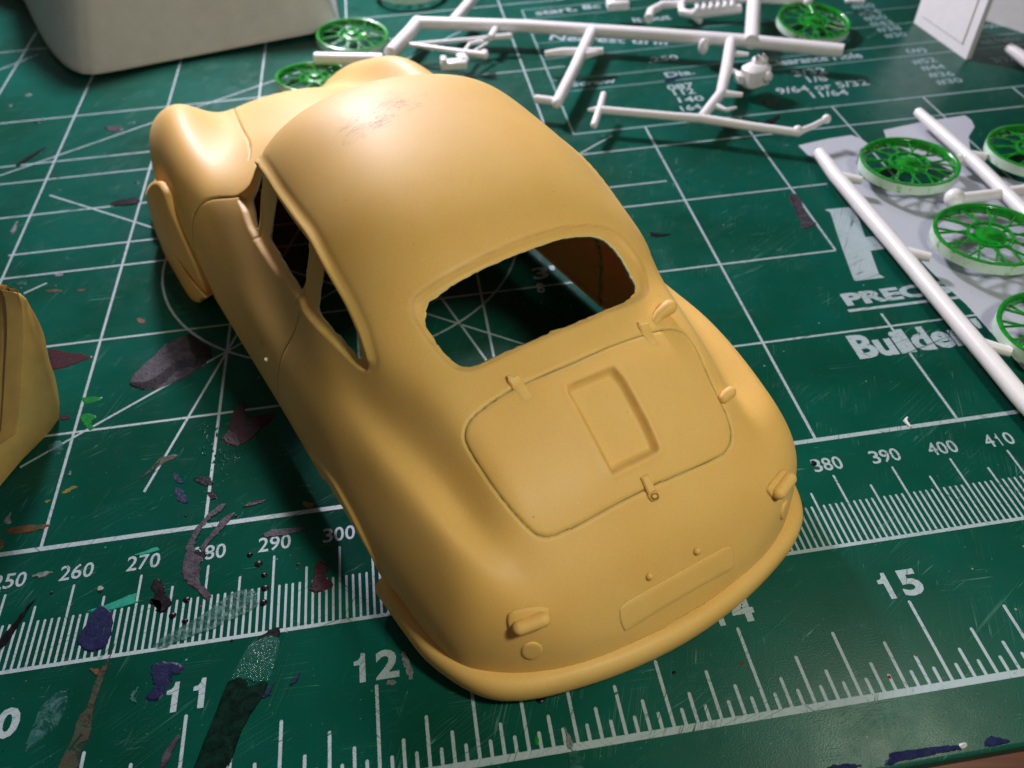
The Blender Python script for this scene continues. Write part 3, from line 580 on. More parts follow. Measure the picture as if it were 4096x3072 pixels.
def quad(m, a, b, w, z, rnd=True):
    a = np.array(a[:2], float); b = np.array(b[:2], float); d = (b-a)/np.linalg.norm(b-a); n = np.array([-d[1], d[0]])*w/2; e = d*w/2*.8
    P = [a-n, b-n]+([b-n*.5+e, b+n*.5+e] if rnd else [])+[b+n, a+n]+([a+n*.5-e, a-n*.5-e] if rnd else [])
    m.add([(p[0], p[1], z) for p in P], [tuple(range(len(P)))])
m = MB()
for i in range(215, 446):
    k = -7.9 if i % 10 == 0 else -10.8 if i % 5 == 0 else -13.4
    quad(m, (i, -20.8), (i+rng.uniform(-.03, .03), k), .36, .03)
m.build('millimetre_ticks', INKM, board, False); m = MB(); quad(m, (200, -21.1), (460, -21.1), .6, .036, False); m.build('scale_line', INKM, board, False)
m = MB()
for i in range(int(8.5*16), int(17.5*16)+1):
    k = -31.9 if i % 16 == 0 else -34.8 if i % 8 == 0 else -37.4 if i % 4 == 0 else -40 if i % 2 == 0 else -42
    quad(m, (i*25.4/16, -44.2), (i*25.4/16, k), .46, .03)
m.build('inch_ticks', INKM, board, False); m = MB(); quad(m, (200, -44.6), (460, -44.6), 1.0, .036, False); m.build('scale_line', INKM, board, False)
m = MB(); quad(m, (150, 0), (500, 0), .85, .036, False); m.build('border_line', INKM, board, False)
GX = lambda k: 253.3+25.4*k
def gl(a, b, w=.5, z=.02, mt=None): m = MB(); quad(m, a, b, w, z, False); return m.build('grid_line', mt or INKM, board, False)
for k in range(-5, 3): gl((GX(k), 0), (GX(k), 235), .5)
for k in range(3, 10):
    top = 208 if k == 4 else 112
    if k == 6: gl((GX(k), 0), (GX(k), 29.3)); gl((GX(k), 51), (GX(k), top)); continue
    gl((GX(k), 0), (GX(k), top))
for k, x0, x1 in ((1, 140, 500), (2, 140, 405.7), (3, 140, 414.5), (4, 140, 500), (5, 140, 279), (6, 140, 367), (8, 140, 377)): gl((x0, 25.4*k), (x1, 25.4*k), .5, .026)
gl((227, 85.2), (378.5, 85.2), .5, .028)
for y, x0, x1, w in ((112.2, 361.4, 520, .7), (136.5, 361.4, 520, .45), (144, 361.4, 520, .45), (197.3, 361.4, 520, .5), (189.5, 361.4, 520, .4), (158.5, 361.4, 520, .4), (170, 361.4, 520, .35)): gl((x0, y), (x1, y), w, .028, INKF)
gl((361.4, 112), (361.4, 197.6), .55, .022, INKF)
for a, b_ in (((230.5, 110), (345, 26.8)), ((245.7, 18.5), (370.9, 109.4)), ((267.9, 9), (303.5, 119)), ((334.9, 9), (299.3, 119)), ((215.5, 122.6), (312, 180)), ((190, 181.8), (207.4, 198.7)), ((234, 69.8), (238.1, 72.7)), ((300, 148), (345, 190)), ((303, 199), (330, 172)), ((212, 118), (262, 118))):
    gl(a, b_, .45, .032)
m = MB(); cx, cy, r = 301.4, 74, 38.8; n = 120
m.add([(cx+(r+s)*math.cos(2*math.pi*k/n), cy+(r+s)*math.sin(2*math.pi*k/n), .04) for k in range(n) for s in (-.25, .25)], [(2*k, (2*k+1), (2*k+3) % (2*n), (2*k+2) % (2*n)) for k in range(n)]); m.build('printed_circle', INKM, board, False)
def text(s, x0, y0, x1, y1, bold=0., z=.05, mt=None, name='printed_text', shear=0, rot=0.):
    cu = bpy.data.curves.new('t', 'FONT'); cu.body = s; cu.offset = bold; cu.resolution_u = 3; cu.shear = shear; t = bpy.data.objects.new('t', cu); C.objects.link(t)
    dg = bpy.context.evaluated_depsgraph_get(); me = bpy.data.meshes.new_from_object(t.evaluated_get(dg)); bpy.data.objects.remove(t)
    v = np.array([q.co[:] for q in me.vertices]); lo, hi = v.min(0), v.max(0); sc_ = (hi-lo); sc_[sc_ == 0] = 1
    for q in me.vertices:
        u = (q.co.x-lo[0])/sc_[0]*(x1-x0); w = (q.co.y-lo[1])/sc_[1]*(y1-y0)
        q.co = V((x0+u*math.cos(rot)-w*math.sin(rot), y0+u*math.sin(rot)+w*math.cos(rot), z))
    me.name = name; me.materials.clear(); me.materials.append(mt or INKM); o = bpy.data.objects.new(name, me); C.objects.link(o); o.parent = board; o.matrix_parent_inverse = Matrix.Translation(-board.location); return o
ONE = [(.42, 0), (.68, 0), (.68, 1), (.50, 1), (.46, .86), (.36, .77), (.18, .74), (.18, .60), (.42, .60)]
def digits(s, x0, y0, x1, y1, bold, gap=.12):
    n = len(s); cw = (x1-x0)/(n+(n-1)*gap)
    for i, ch in enumerate(s):
        a = x0+i*cw*(1+gap)
        if ch == '1': m = MB(); q = ONE if bold > .02 else [(x*.8+.1 if x < .6 else .58, y) for x, y in ONE]; m.add([(a+cw*x, y0+(y1-y0)*y, .05) for x, y in q], [tuple(range(len(q)))]); m.build('scale_number', INKM, board, False)
        else: text(ch, a, y0, a+cw, y1, bold, name='scale_number')
for k in range(220, 441, 10): digits(str(k), k-2.55, -6.75, k+2.45, -4.0, .012)
for k in (9, 10, 11, 12, 13, 14, 15, 16, 17):
    c = k*25.4; w = 3.4
    if k == 9: w = 1.6
    digits(str(k), c-w-.2, -31.1, c+w-.2, -26.7, .035)
text('PRECISION', 400.3, 32.6, 436, 36.6, .05, shear=.0); quad(mm_ := MB(), (399.8, 31.2), (431, 31.0), .8, .05, False); mm_.build('logo_line', INKM, board, False)
text("Builders' Mat", 396.1, 17.5, 437, 24.5, .04)
text("3''", 341.0, 53.2, 347.5, 57.4, .03); text('8', 341.0, 48.6, 342.7, 51.9, .02)
# big logo: H stem with serifs, crossbar, and the grey block under the wheel sprue
def flat(name, P, z, mt, px=True):
    m = MB(); q = [at(*p)[:2] for p in P] if px else P; m.add([(p[0], p[1], z) for p in q], [tuple(range(len(q)))]); return m.build(name, mt, board, False)
R1 = lambda L_: [(3100+.4503*x, 400+.4503*y) for x, y in L_]
flat('logo_letter', R1([(440, 975), (680, 950), (700, 962), (745, 1060), (800, 1218), (890, 1212), (975, 1322), (848, 1340), (905, 1500), (925, 1550), (975, 1578), (720, 1608), (700, 1600), (600, 1330), (540, 1150), (492, 1000), (470, 990)]), .045, INKM)
flat('logo_block', R1([(205, 405), (470, 345), (680, 313), (760, 345), (825, 388), (760, 440), (720, 560), (760, 680), (900, 780), (1100, 830), (1300, 820), (1600, 640), (1735, 480), (1800, 560), (2000, 680), (2500, 820), (3000, 1000), (3000, 2500), (2300, 2500), (2150, 2330), (1700, 1820), (1500, 1640), (1000, 1130), (720, 820), (640, 700), (430, 560), (290, 490)]), .062, GREY)
flat('logo_block', R1([(963, 268), (1330, 190), (1690, 138), (1745, 180), (1772, 240), (1720, 325), (1735, 470), (1600, 640), (1300, 500), (1050, 400), (992, 350)]), .044, GREY)
R4 = lambda x, y: (2700+.36166*x, .36166*y); R3 = lambda x, y: (2000+.36166*x, .36166*y); R5 = lambda x, y: (3400+.3147*x, .3147*y)
def ptext(s, p0, p1, hh, mt=None):
    """text between two baseline points"""
    a, b_ = at(*p0)[:2], at(*p1)[:2]; t = at(p0[0], p0[1]-hh)[:2]; text(s, a[0], a[1], a[0]+np.linalg.norm(b_-a), a[1]+np.linalg.norm(t-a), .02, rot=math.atan2(*(b_-a)[::-1]), mt=mt or INKM)
ptext('start, 8c', R3(410, 180), R3(1130, 95), 22); ptext('it out', R3(1480, 250), R3(1900, 215), 19); ptext('Screw', R3(790, 960), R3(1290, 915), 18)
ptext('.250', R3(1650, 695), R3(1985, 660), 20); ptext('Dia.', R3(1845, 860), R3(2165, 820), 20)
for s, a, b_ in (('087', R3(1870, 1005), R3(2165, 970)), ('112', R4(0, 1060), R4(235, 1035)), ('140', R4(50, 1140), R4(335, 1115)), ('164', R4(85, 1235), R4(310, 1205))): ptext(s, a, b_, 22)
for s, a, b_ in (('3/32', R4(1330, 850), R4(1700, 810)), ('1/8', R4(1490, 915), R4(1705, 895)), ('9/64 or 5/32', R4(1150, 1045), R4(2160, 940)), ('11/64', R4(1530, 1085), R4(1935, 1050)), ('Clearance Hole', R4(1030, 735), R4(2090, 640)), ('Nearest drill', R3(540, 445), R3(1850, 500))): ptext(s, a, b_, 24)
for s, a, b_ in (('#52', R5(830, 830), R5(1130, 790)), ('#44', R5(930, 905), R5(1240, 880)), ('#36', R5(1020, 990), R5(1350, 970)), ('#30', R5(1130, 1085), R5(1460, 1050)), ('(#)', R5(745, 690), R5(1005, 670)),
                 ('#60', R5(45, 120), R5(340, 100)), ('#56', R5(130, 200), R5(420, 175)), ('#50', R5(205, 275), R5(500, 245)), ('#43', R5(285, 345), R5(580, 315)), ('#38', R5(370, 415), R5(680, 385)), ('#30', R5(465, 490), R5(750, 470)),
                 ('Wood', R5(1640, 380), R5(1960, 340)), ('Inch fraction', R5(1700, 570), R5(2200, 520)), ('3/32', R5(1850, 800), R5(2120, 770))): ptext(s, a, b_, 20, INKF)
# ------------------------------------------------------------------ dried paint, glue and crumbs on the mat
STN = {'black': mat_patch('paint_black', (0.003, 0.003, 0.004), (0.014, 0.011, 0.015), .28, 8, .4, .6, .2, .8), 'purple': mat_patch('paint_greypurple', (0.026, 0.021, 0.030), (0.060, 0.052, 0.070), .38), 'maroon': mat_patch('paint_maroon', (0.045, 0.006, 0.008), (0.03, 0.012, 0.02), .35),
       'blue': mat_patch('paint_blue', (0.006, 0.008, 0.045), (0.012, 0.018, 0.06), .35), 'teal': mat_patch('paint_teal', (0.01, 0.30, 0.19), (0.02, 0.22, 0.16), .35), 'brown': mat_patch('paint_brown', (0.062, 0.045, 0.030), (0.045, 0.06, 0.04), .45, 5, .4, .6, .2, .15, .85, .40),
       'green': mat_patch('paint_green', (0.006, 0.20, 0.02), (0.004, 0.12, 0.04), .3), 'pale': mat_patch('paint_pale', (0.06, 0.16, 0.16), (0.012, 0.11, 0.085), .5, 3.5, .45, .58, .2, .1, .7, .42), 'feather': mat_patch('paint_feather', (0.07, 0.21, 0.18), (0.006, 0.08, 0.06), .4, 12, .45, .62, .5, .15, .7, .45),
       'dgreen': mat_patch('paint_darkgreen', (0.001, 0.007, 0.005), (0.003, 0.020, 0.013), .22, 6, .4, .6, .15, .8), 'clear': mat_patch('clear_glue', (0.004, 0.07, 0.045), (0.006, 0.085, 0.06), .08, 10, .4, .6, 1.0, 1.), 'gey': mat_patch('paint_grey', (0.20, 0.21, 0.22), (0.09, 0.12, 0.12), .5, 14),
       'yellow': mat_patch('paint_yellow', (0.22, 0.19, 0.02), (0.10, 0.12, 0.03), .4), 'orange': mat_patch('paint_orange', (0.16, 0.055, 0.02), (0.05, 0.06, 0.03), .4), 'red': mat_patch('paint_red', (0.25, 0.01, 0.02), (0.10, 0.01, 0.02), .35)}
CR = {'c1': (0, 0, .6329), 'c3': (2600, 0, .6763), 'c4': (0, 1000, .6329), 'c6': (2600, 1000, .6763), 'c7': (0, 2000, .6465), 'c8': (1300, 2000, .6465), 'c9': (2600, 2000, .6763)}
zc = [.06]
def stain(cr, col, P, h=.05, rag=.10):
    h = min(h*.5, .06)
    x0, y0, s = CR[cr]; q = np.array([at(x0+s*x, y0+s*y)[:2] for x, y in P]); q = closed_smooth(q, 6); c = q.mean(0)
    q = q+rng.normal(0, rag, q.shape)*.7+(rng.normal(0, rag, (len(q), 1)))*np.sign(q-c)*.5; n = len(q); zc[0] += .0015; z = zc[0]; m = MB(); vv = [(a, b_, .005) for a, b_ in q]
    q2 = q+(c-q)*min(.12, .25/np.linalg.norm(q-c, axis=1).mean()); vv += [(a, b_, z+h) for a, b_ in q2]
    m.add(vv, [(k, (k+1) % n, n+(k+1) % n, n+k) for k in range(n)]+[tuple(range(n, 2*n))]); o = m.build('paint_stain', STN[col], board, False); return o
def spot(cr, col, x, y, r, h=.12, ecc=.75):
    x0, y0, s = CR[cr]; c = at(x0+s*x, y0+s*y); e = at(x0+s*(x+r), y0+s*y); R = np.linalg.norm(e-c); m = MB(); m.ball((c[0], c[1], 0), (R*rng.uniform(.85, 1.1), R*ecc*rng.uniform(1.0, 1.4), h), 14); return m.build('paint_spot', STN[col], board)
stain('c4', 'purple', [(820, 825), (890, 740), (960, 680), (1050, 590), (1150, 545), (1200, 530), (1250, 565), (1335, 640), (1320, 700), (1200, 790), (1050, 860), (950, 885), (870, 875)])
stain('c4', 'black', [(815, 845), (930, 830), (1020, 780), (1100, 715), (1200, 685), (1240, 690), (1330, 640), (1300, 720), (1230, 740), (1150, 750), (1080, 800), (1000, 870), (900, 885)], .05)
stain('c4', 'black', [(1180, 540), (1230, 545), (1335, 640), (1310, 700), (1230, 690)], .05)
stain('c4', 'maroon', [(310, 625), (400, 640), (580, 672), (500, 710), (345, 758), (320, 700)])
stain('c4', 'green', [(510, 1050), (560, 1035), (610, 1055), (575, 1090), (600, 1130), (560, 1140), (520, 1085)], .02); stain('c4', 'green', [(520, 930), (640, 930), (610, 960), (540, 970)], .01)
stain('c4', 'maroon', [(1480, 1000), (1550, 970), (1565, 1050), (1745, 1030), (1700, 1090), (1560, 1210), (1480, 1240), (1400, 1200), (1440, 1140)])
for k in range(60):
    a, r = rng.uniform(0, 6.28), rng.uniform(0, 1)**.6; x, y = 1390+150*r*math.cos(a), 1250+200*r*math.sin(a)
    spot('c4', 'clear', x, y, rng.uniform(3, 9), .14, 1.6)
stain('c4', 'brown', [(1020, 1310), (1130, 1298), (1000, 1370), (880, 1460), (960, 1370)], .02); stain('c4', 'blue', [(1100, 1510), (1150, 1520), (1190, 1600), (1130, 1585)]); stain('c4', 'blue', [(1095, 1400), (1130, 1430), (1160, 1475), (1110, 1465)], .03)
stain('c4', 'black', [(1220, 1440), (1330, 1440), (1335, 1490), (1260, 1480)], .1, .16); stain('c4', 'black', [(1310, 1535), (1360, 1530), (1375, 1570), (1330, 1575)], .1)
stain('c4', 'orange', [(285, 262), (330, 252), (395, 258), (330, 270)], .02); stain('c4', 'orange', [(470, 255), (560, 248), (510, 262)], .02); stain('c4', 'maroon', [(380, 1040), (450, 1055), (395, 1078)], .02)
stain('c4', 'orange', [(870, 430), (915, 440), (910, 468), (875, 462)], .02); stain('c4', 'yellow', [(390, 1535), (450, 1495), (490, 1500), (430, 1535)], .02); stain('c4', 'yellow', [(285, 1590), (320, 1580), (300, 1600)], .02); stain('c4', 'yellow', [(1915, 1590), (1985, 1605), (1960, 1630), (1920, 1612)], .03)
stain('c4', 'gey', [(430, 1420), (445, 1395), (448, 1425)], .05); stain('c4', 'pale', [(300, 1240), (370, 1205), (400, 1240), (380, 1290), (320, 1290)], .02)
stain('c4', 'gey', [(345, 150), (395, 142), (390, 165), (350, 170)], .03); stain('c4', 'pale', [(105, 205), (165, 190), (160, 220), (110, 225)], .02)
stain('c7', 'purple', [(1400, 20), (1330, 50), (1210, 170), (1150, 300), (1130, 400), (1125, 470), (1190, 550), (1280, 622), (1302, 590), (1240, 520), (1240, 400), (1262, 350), (1215, 325), (1200, 290), (1230, 200), (1300, 110), (1370, 60)], .14, .14)
stain('c7', 'purple', [(1455, 80), (1380, 115), (1300, 220), (1240, 290), (1250, 330), (1300, 260), (1395, 160)], .10, .12); stain('c7', 'black', [(1200, 320), (1265, 330), (1275, 355), (1215, 345)], .2); stain('c7', 'maroon', [(1500, 45), (1580, 10), (1655, 0), (1600, 25)], .05)
stain('c7', 'black', [(970, 490), (1010, 520), (1030, 590), (1067, 640), (1000, 700), (970, 690), (1000, 650), (925, 630), (960, 580), (935, 530)], .16, .12)
for x, y in ((1545, 340), (1600, 395), (1635, 465), (1640, 545), (1630, 635), (1155, 618), (1068, 715), (1145, 750)): spot('c7', 'black', x, y, rng.uniform(17, 26), .28)
for x, y in ((1150, 97), (1435, 870), (318, 575), (1460, 100)): spot('c7', 'black', x, y, 9, .15)
stain('c7', 'maroon', [(1960, 380), (2030, 420), (2020, 460), (2062, 520), (2010, 560), (1930, 575), (1925, 520)], .08, .15); spot('c7', 'maroon', 1845, 400, 15); spot('c7', 'red', 1243, 660, 9)
stain('c7', 'blue', [(630, 650), (690, 690), (697, 800), (660, 900), (580, 945), (490, 905), (480, 860), (530, 770), (580, 680)], .08, .08)
stain('c7', 'teal', [(540, 690), (680, 640), (845, 575), (835, 625), (882, 625), (690, 682)], .04, .04); stain('c7', 'teal', [(820, 345), (900, 318), (965, 293), (982, 312), (900, 335)], .04, .03)
stain('c7', 'feather', [(950, 905), (1060, 820), (1250, 710), (1370, 620), (1480, 560), (1580, 570), (1600, 640), (1530, 700), (1350, 780), (1130, 870), (1000, 920)], .09, .14)
stain('c7', 'clear', [(1500, 960), (1580, 860), (1660, 825), (1720, 850), (1730, 920), (1690, 1060), (1640, 1150), (1540, 1120), (1430, 1120), (1460, 1050)], .05, .04)
stain('c7', 'dgreen', [(1440, 1110), (1500, 1095), (1560, 1150), (1645, 1110), (1640, 1190), (1500, 1420), (1390, 1690), (1200, 1690), (1300, 1400), (1400, 1150)], .09, .06)
stain('c7', 'black', [(1560, 890), (1640, 820), (1725, 785), (1730, 840), (1650, 845)], .07, .12)
stain('c7', 'brown', [(712, 890), (650, 1080), (580, 1290), (560, 1450), (500, 1560), (480, 1690), (350, 1690), (440, 1500), (480, 1360), (540, 1280), (600, 1100), (690, 940)], .03, .06)
stain('c7', 'orange', [(550, 1045), (620, 1055), (600, 1085)], .03); stain('c7', 'orange', [(30, 185), (150, 160), (310, 150), (230, 190), (90, 212)], .02); stain('c7', 'orange', [(0, 240), (25, 270), (0, 310), (-30, 280)], .02)
stain('c7', 'blue', [(960, 1010), (1110, 1008), (1132, 1060), (1050, 1080), (1065, 1110), (980, 1240), (905, 1230), (950, 1160), (940, 1100)], .06, .12)
stain('c7', 'black', [(215, 618), (130, 750), (60, 860), (-10, 945), (-10, 880), (60, 800), (170, 660)], .1); stain('c7', 'purple', [(1620, 230), (1700, 180), (1900, 180), (1740, 222)], .04, .1)
stain('c7', 'yellow', [(1875, 8), (1940, 40), (1910, 52)], .04); stain('c7', 'pale', [(380, 1180), (415, 1250), (330, 1420), (180, 1540), (160, 1520), (240, 1300)], .02, .15)
stain('c7', 'purple', [(990, 1640), (1040, 1520), (1110, 1450), (1060, 1580), (1000, 1670)], .03); stain('c7', 'blue', [(1620, 1225), (1695, 1130), (1665, 1205)], .03); stain('c7', 'blue', [(1795, 1145), (1860, 1065), (1830, 1125)], .03)
stain('c7', 'gey', [(190, 478), (250, 448), (325, 448), (260, 478)], .03, .12); stain('c7', 'gey', [(25, 130), (70, 75), (62, 110), (72, 140), (40, 148)], .03, .03); stain('c7', 'pale', [(810, 1200), (855, 1160), (830, 1220), (850, 1255), (815, 1250)], .02)
stain('c8', 'gey', [(475, 935), (510, 960), (545, 1080), (530, 1112), (500, 1060), (480, 990)], .06, .12); stain('c8', 'gey', [(375, 1142), (400, 1115), (440, 1120), (425, 1145)], .05, .1); spot('c8', 'black', 1330, 1222, 36, .2, .9); spot('c8', 'green', 1310, 1485, 16, .1, 1.4)
stain('c8', 'gey', [(1475, 1400), (1520, 1470), (1540, 1520), (1500, 1540), (1490, 1450)], .02, .1); stain('c8', 'pale', [(1500, 1560), (1570, 1560), (1600, 1690), (1530, 1690)], .02, .15); spot('c8', 'black', 2160, 1068, 12)
stain('c9', 'blue', [(1410, 1520), (1440, 1492), (1700, 1458), (1835, 1448), (1830, 1478), (1700, 1500), (1480, 1550), (1390, 1570)], .05, .08); stain('c9', 'blue', [(1985, 1412), (2040, 1403), (2135, 1430), (1990, 1460)], .05); stain('c9', 'blue', [(1050, 1585), (1150, 1560), (1250, 1568), (1200, 1590)], .05)
spot('c9', 'red', 1570, 920, 8, .1); spot('c9', 'red', 1415, 1048, 12, .1); spot('c9', 'black', 140, 1022, 12); spot('c9', 'orange', 545, 970, 18, .04); spot('c9', 'pale', 1257, 742, 16, .05); spot('c6', 'black', 968, 1262, 19, .14, 1.)
stain('c1', 'black', [(695, 1302), (715, 1275), (800, 1258), (865, 1250), (888, 1272), (860, 1292), (740, 1303)], .12, .05); stain('c1', 'black', [(105, 1042), (180, 990), (300, 928), (200, 1000), (120, 1048)], .02, .1); stain('c1', 'purple', [(670, 800), (780, 800), (740, 830), (680, 828)], .02, .2)
spot('c1', 'gey', 65, 668, 13); spot('c1', 'gey', 180, 600, 20, .05); spot('c1', 'black', 232, 772, 18, .1); spot('c1', 'black', 860, 1155, 16, .05); stain('c1', 'gey', [(70, 1460), (110, 1400), (105, 1440), (80, 1480)], .02, .1); spot('c1', 'pale', 830, 775, 25, .03)
stain('c3', 'purple', [(825, 1150), (880, 1165), (935, 1290), (980, 1325), (910, 1358), (885, 1310), (850, 1230)], .03, .2); stain('c3', 'black', [(660, 730), (710, 705), (775, 685), (725, 732)], .05, .1); stain('c3', 'blue', [(80, 480), (140, 455), (190, 460), (120, 482)], .04); stain('c3', 'purple', [(670, 600), (740, 595), (755, 615), (690, 620)], .03, .2)
stain('c3', 'black', [(0, 1375), (60, 1385), (125, 1388), (60, 1400), (0, 1395)], .04); spot('c3', 'pale', 780, 1480, 14, .04)
STN['white'] = mat_simple('white_plastic_chip', (.78, .78, .76), .4, .05)
def crumb(cr, x, y, r, label):
    x0, y0, s = CR[cr]; c = at(x0+s*x, y0+s*y); R = np.linalg.norm(at(x0+s*(x+r), y0+s*y)-c); k = 6; vv = []
    for i in range(k): a = 2*math.pi*i/k; q = R*rng.uniform(.55, 1.05); vv.append((c[0]+q*math.cos(a), c[1]+.55*q*math.sin(a), .07))
    vv += [(c[0]+.4*R, c[1]+.1*R, .75*R+.07), (c[0]-.1*R, c[1], .85*R+.07)]; m = MB()
    m.add(vv, [(0, 1, 2, 3, 4, 5), (0, 6, 1), (1, 6, 7), (1, 7, 2), (2, 7, 3), (3, 7, 4), (4, 7, 6), (4, 6, 5), (5, 6, 0)]); o = m.build('plastic_chip', STN['white'], None, False); return tag(o, label, 'plastic chip', 'white plastic chips')
crumb('c9', 1850, 1455, 36, 'larger white plastic chip beside the dark blue paint at the front edge of the mat')
crumb('c7', 622, 548, 28, 'small white plastic chip above the dark blue oval paint stain')
m = MB(); A_ = at(2600+.6763*1520, 1000+.6763*995); B_ = at(2600+.6763*1505, 1000+.6763*1018); D_ = at(2600+.6763*1538, 1000+.6763*1050); m.tube([A_+[0, 0, .2], B_+[0, 0, .3], D_+[0, 0, .2]], [.16, .38, .2], 7)
tag(m.build('plastic_sliver', STN['white'], None), 'tiny white plastic sliver lying across the border line right of the body', 'plastic sliver')
# ------------------------------------------------------------------ white and green wire wheels
WHITE = mat_simple('white_styrene', (.80, .79, .80), .32, .03, 4, .15, .5, .05)
GRN = mat_simple('green_gloss_paint', (0.005, 0.25, 0.018), .16, .35, 7, 0, .5, .35, .6)
m_, nt, b = mat('green_smeared_white'); co = geo(nt); f = noise(nt, co, 5, 5, .6); L(nt, mixc(nt, ramp(nt, f, .56, .70), (.62, .80, .66), (0.14, .50, .09)), b.inputs['Base Color']); b.inputs['Roughness'].default_value = .25; SMEAR = m_
def wheel(c, R, label, tilt=(0, 0), h=2.4, group='green painted wire wheels', lat=True):
    t = thing('wire_wheel', label, 'model wheel', c, group); cc = np.array(c, float)
    ax, ay = tilt
    M = Matrix.Rotation(ax, 3, 'X') @ Matrix.Rotation(ay, 3, 'Y')
    def put(m, name, mt, ang=50):
        m.v = [tuple(cc+np.array(M @ Vector(p))) for p in m.v]; return m.build(name, mt, t, True, ang)
    n = 64
    def lathe(pr):
        m = MB(); k = len(pr); m.add([(r*math.cos(2*math.pi*i/n), r*math.sin(2*math.pi*i/n), z) for r, z in pr for i in range(n)], [(j*n+i, j*n+(i+1) % n, ((j+1) % k)*n+(i+1) % n, ((j+1) % k)*n+i) for j in range(k) for i in range(n)]); return m
    put(lathe([(R, -h/2), (R*1.0, h/2-.25), (R*.975, h/2-.2), (R*.93, h/2-.4), (R*.90, -h/2+.2), (R*.93, -h/2)]), 'rim', SMEAR)
    put(lathe([(R*1.0, h/2-.24), (R*.995, h/2), (R*.97, h/2+.12), (R*.93, h/2+.05), (R*.90, h/2-.3), (R*.905, -h/2+.3), (R*.93, h/2-.35), (R*.97, h/2-.15)]), 'rim_edge', GRN)
    put(lathe([(R*.42, .55), (R*.40, 1.0), (R*.36, 1.0), (R*.35, .5), (R*.38, .2)]), 'hub_ring', GRN)
    put(lathe([(R*.30, .1), (R*.28, .7), (R*.16, .9), (R*.13, 1.7), (R*.05, 1.9), (.01, 1.9), (.01, -.2), (R*.28, -.2)]), 'hub', GRN)
    for k in range(22):
        a = 2*math.pi*k/22; o_ = .27*(1 if k % 2 else -1); m = MB()
        m.tube([(R*.37*math.cos(a), R*.37*math.sin(a), .6), (R*.92*math.cos(a+o_), R*.92*math.sin(a+o_), -.1+.5*(k % 2))], .26, 6); put(m, 'spoke', GRN)
    for k in range(7):
        a = 2*math.pi*k/7+.2; m = MB(); m.tube([(R*.22*math.cos(a), R*.22*math.sin(a), .45), (R*.38*math.cos(a), R*.38*math.sin(a), .65)], .38, 6); put(m, 'spoke', GRN)
    return t
wheel(at(3634, 660, 4.2), 11.0, 'green wire wheel on the right sprue, farthest left, above the letter H')
wheel(at(3958, 950, 4.2), 11.3, 'green wire wheel on the right sprue just below the ball ended runner')
wheel(at(4140, 605, 4.2), 10.8, 'green wire wheel cut by the right edge, on the far runner of the right sprue')
wheel(at(4236, 1330, 4.2), 10.8, 'green wire wheel nearest us, cut by the right edge beside the letters Build')
wheel(at(1411, 148, 3.0), 11.0, 'green wire wheel lying between the big white hull part and the sprue corner', (.06, .08), 2.2)
wheel(at(1262, 320, 2.6), 11.2, 'green wire wheel half hidden behind the bonnet of the resin body', (-.05, .1), 2.2)
wheel(at(3253, 92, 3.6), 10.8, 'green wire wheel behind the end of the long white runner', (.12, .04), 2.2)
wheel(at(1638, -48, 3.0), 12.0, 'green wire wheel cut by the top frame edge above the sprue corner', (0, .05), 2.2)
# ------------------------------------------------------------------ sprue frames
def T(m, L_, z, r, sq=1): m.tube([at(x, y, z if not hasattr(z, '__len__') else z[i]) for i, (x, y) in enumerate(L_)], r, 14, True, sq); return m
sp = thing('parts_sprue', 'white plastic sprue frame with thin runners and small engine parts behind the resin body', 'sprue', at(2400, 200, 0), 'white plastic sprues')
def run(parent, name, L_, z, r, rnd=False, mt=None):
    m = MB()
    P = [at(x, y, z if not hasattr(z, '__len__') else z[i]) for i, (x, y) in enumerate(L_)]
    (m.round_tube if rnd else m.tube)(P, r, 14); return m.build(name, mt or WHITE, parent)
run(sp, 'runner', [(1668, 92), (2100, 105), (2600, 137), (3000, 166), (3372, 204)], 6.0, 1.9)
run(sp, 'runner', [(1672, 88), (1640, 130), (1560, 215)], [6.0, 6.0, 5.5], [2.0, 2.1, 2.1]); run(sp, 'runner', [(1262, 233), (1380, 236), (1530, 238)], 5.0, 1.75)
run(sp, 'runner', [(1812, 88), (1905, -20)], 6.2, 1.7); run(sp, 'runner', [(3006, 168), (3018, -20)], 6.6, 2.1)
run(sp, 'runner', [(2366, 130), (2300, 270), (2228, 412)], [6, 5.6, 5.2], [1.7, 1.6, 1.45], True); run(sp, 'runner', [(2141, 395), (2231, 406)], 5.0, 1.1)
run(sp, 'runner', [(2924, 165), (2905, 280), (2884, 374), (2806, 470)], [6, 5.7, 5.4, 5.2], [1.6, 1.55, 1.4, 1.2]); run(sp, 'runner', [(2390, 438), (2700, 466), (2806, 474), (3000, 505), (3196, 531)], [5.4, 5.2, 5.2, 5.0, 5.0], [1.0, 1.05, 1.15, 1.1, 1.0])
run(sp, 'runner', [(3196, 527), (3250, 505), (3304, 477)], [5.0, 5.4, 6.0], [.85, .7, .65]); m = MB(); m.ball(at(3306, 476, 6.1), 1.15, 14); m.ball(at(3190, 524, 5.1), 1.35, 14); m.build('moulding_knob', WHITE, sp)
run(sp, 'lever_part', [(2414, 378), (2400, 430), (2377, 500)], [6.2, 5.6, 4.6], [.85, .9, .95], True); run(sp, 'lever_tip', [(2352, 440), (2395, 437)], 5.4, [.35, .9])
run(sp, 'cross_arm', [(2180, 216), (2250, 208), (2412, 204)], [5.6, 5.8, 5.8], [.9, 1.2, 1.0]); run(sp, 'cross_arm', [(2340, 222), (2412, 206)], 5.6, [1.1, .6])
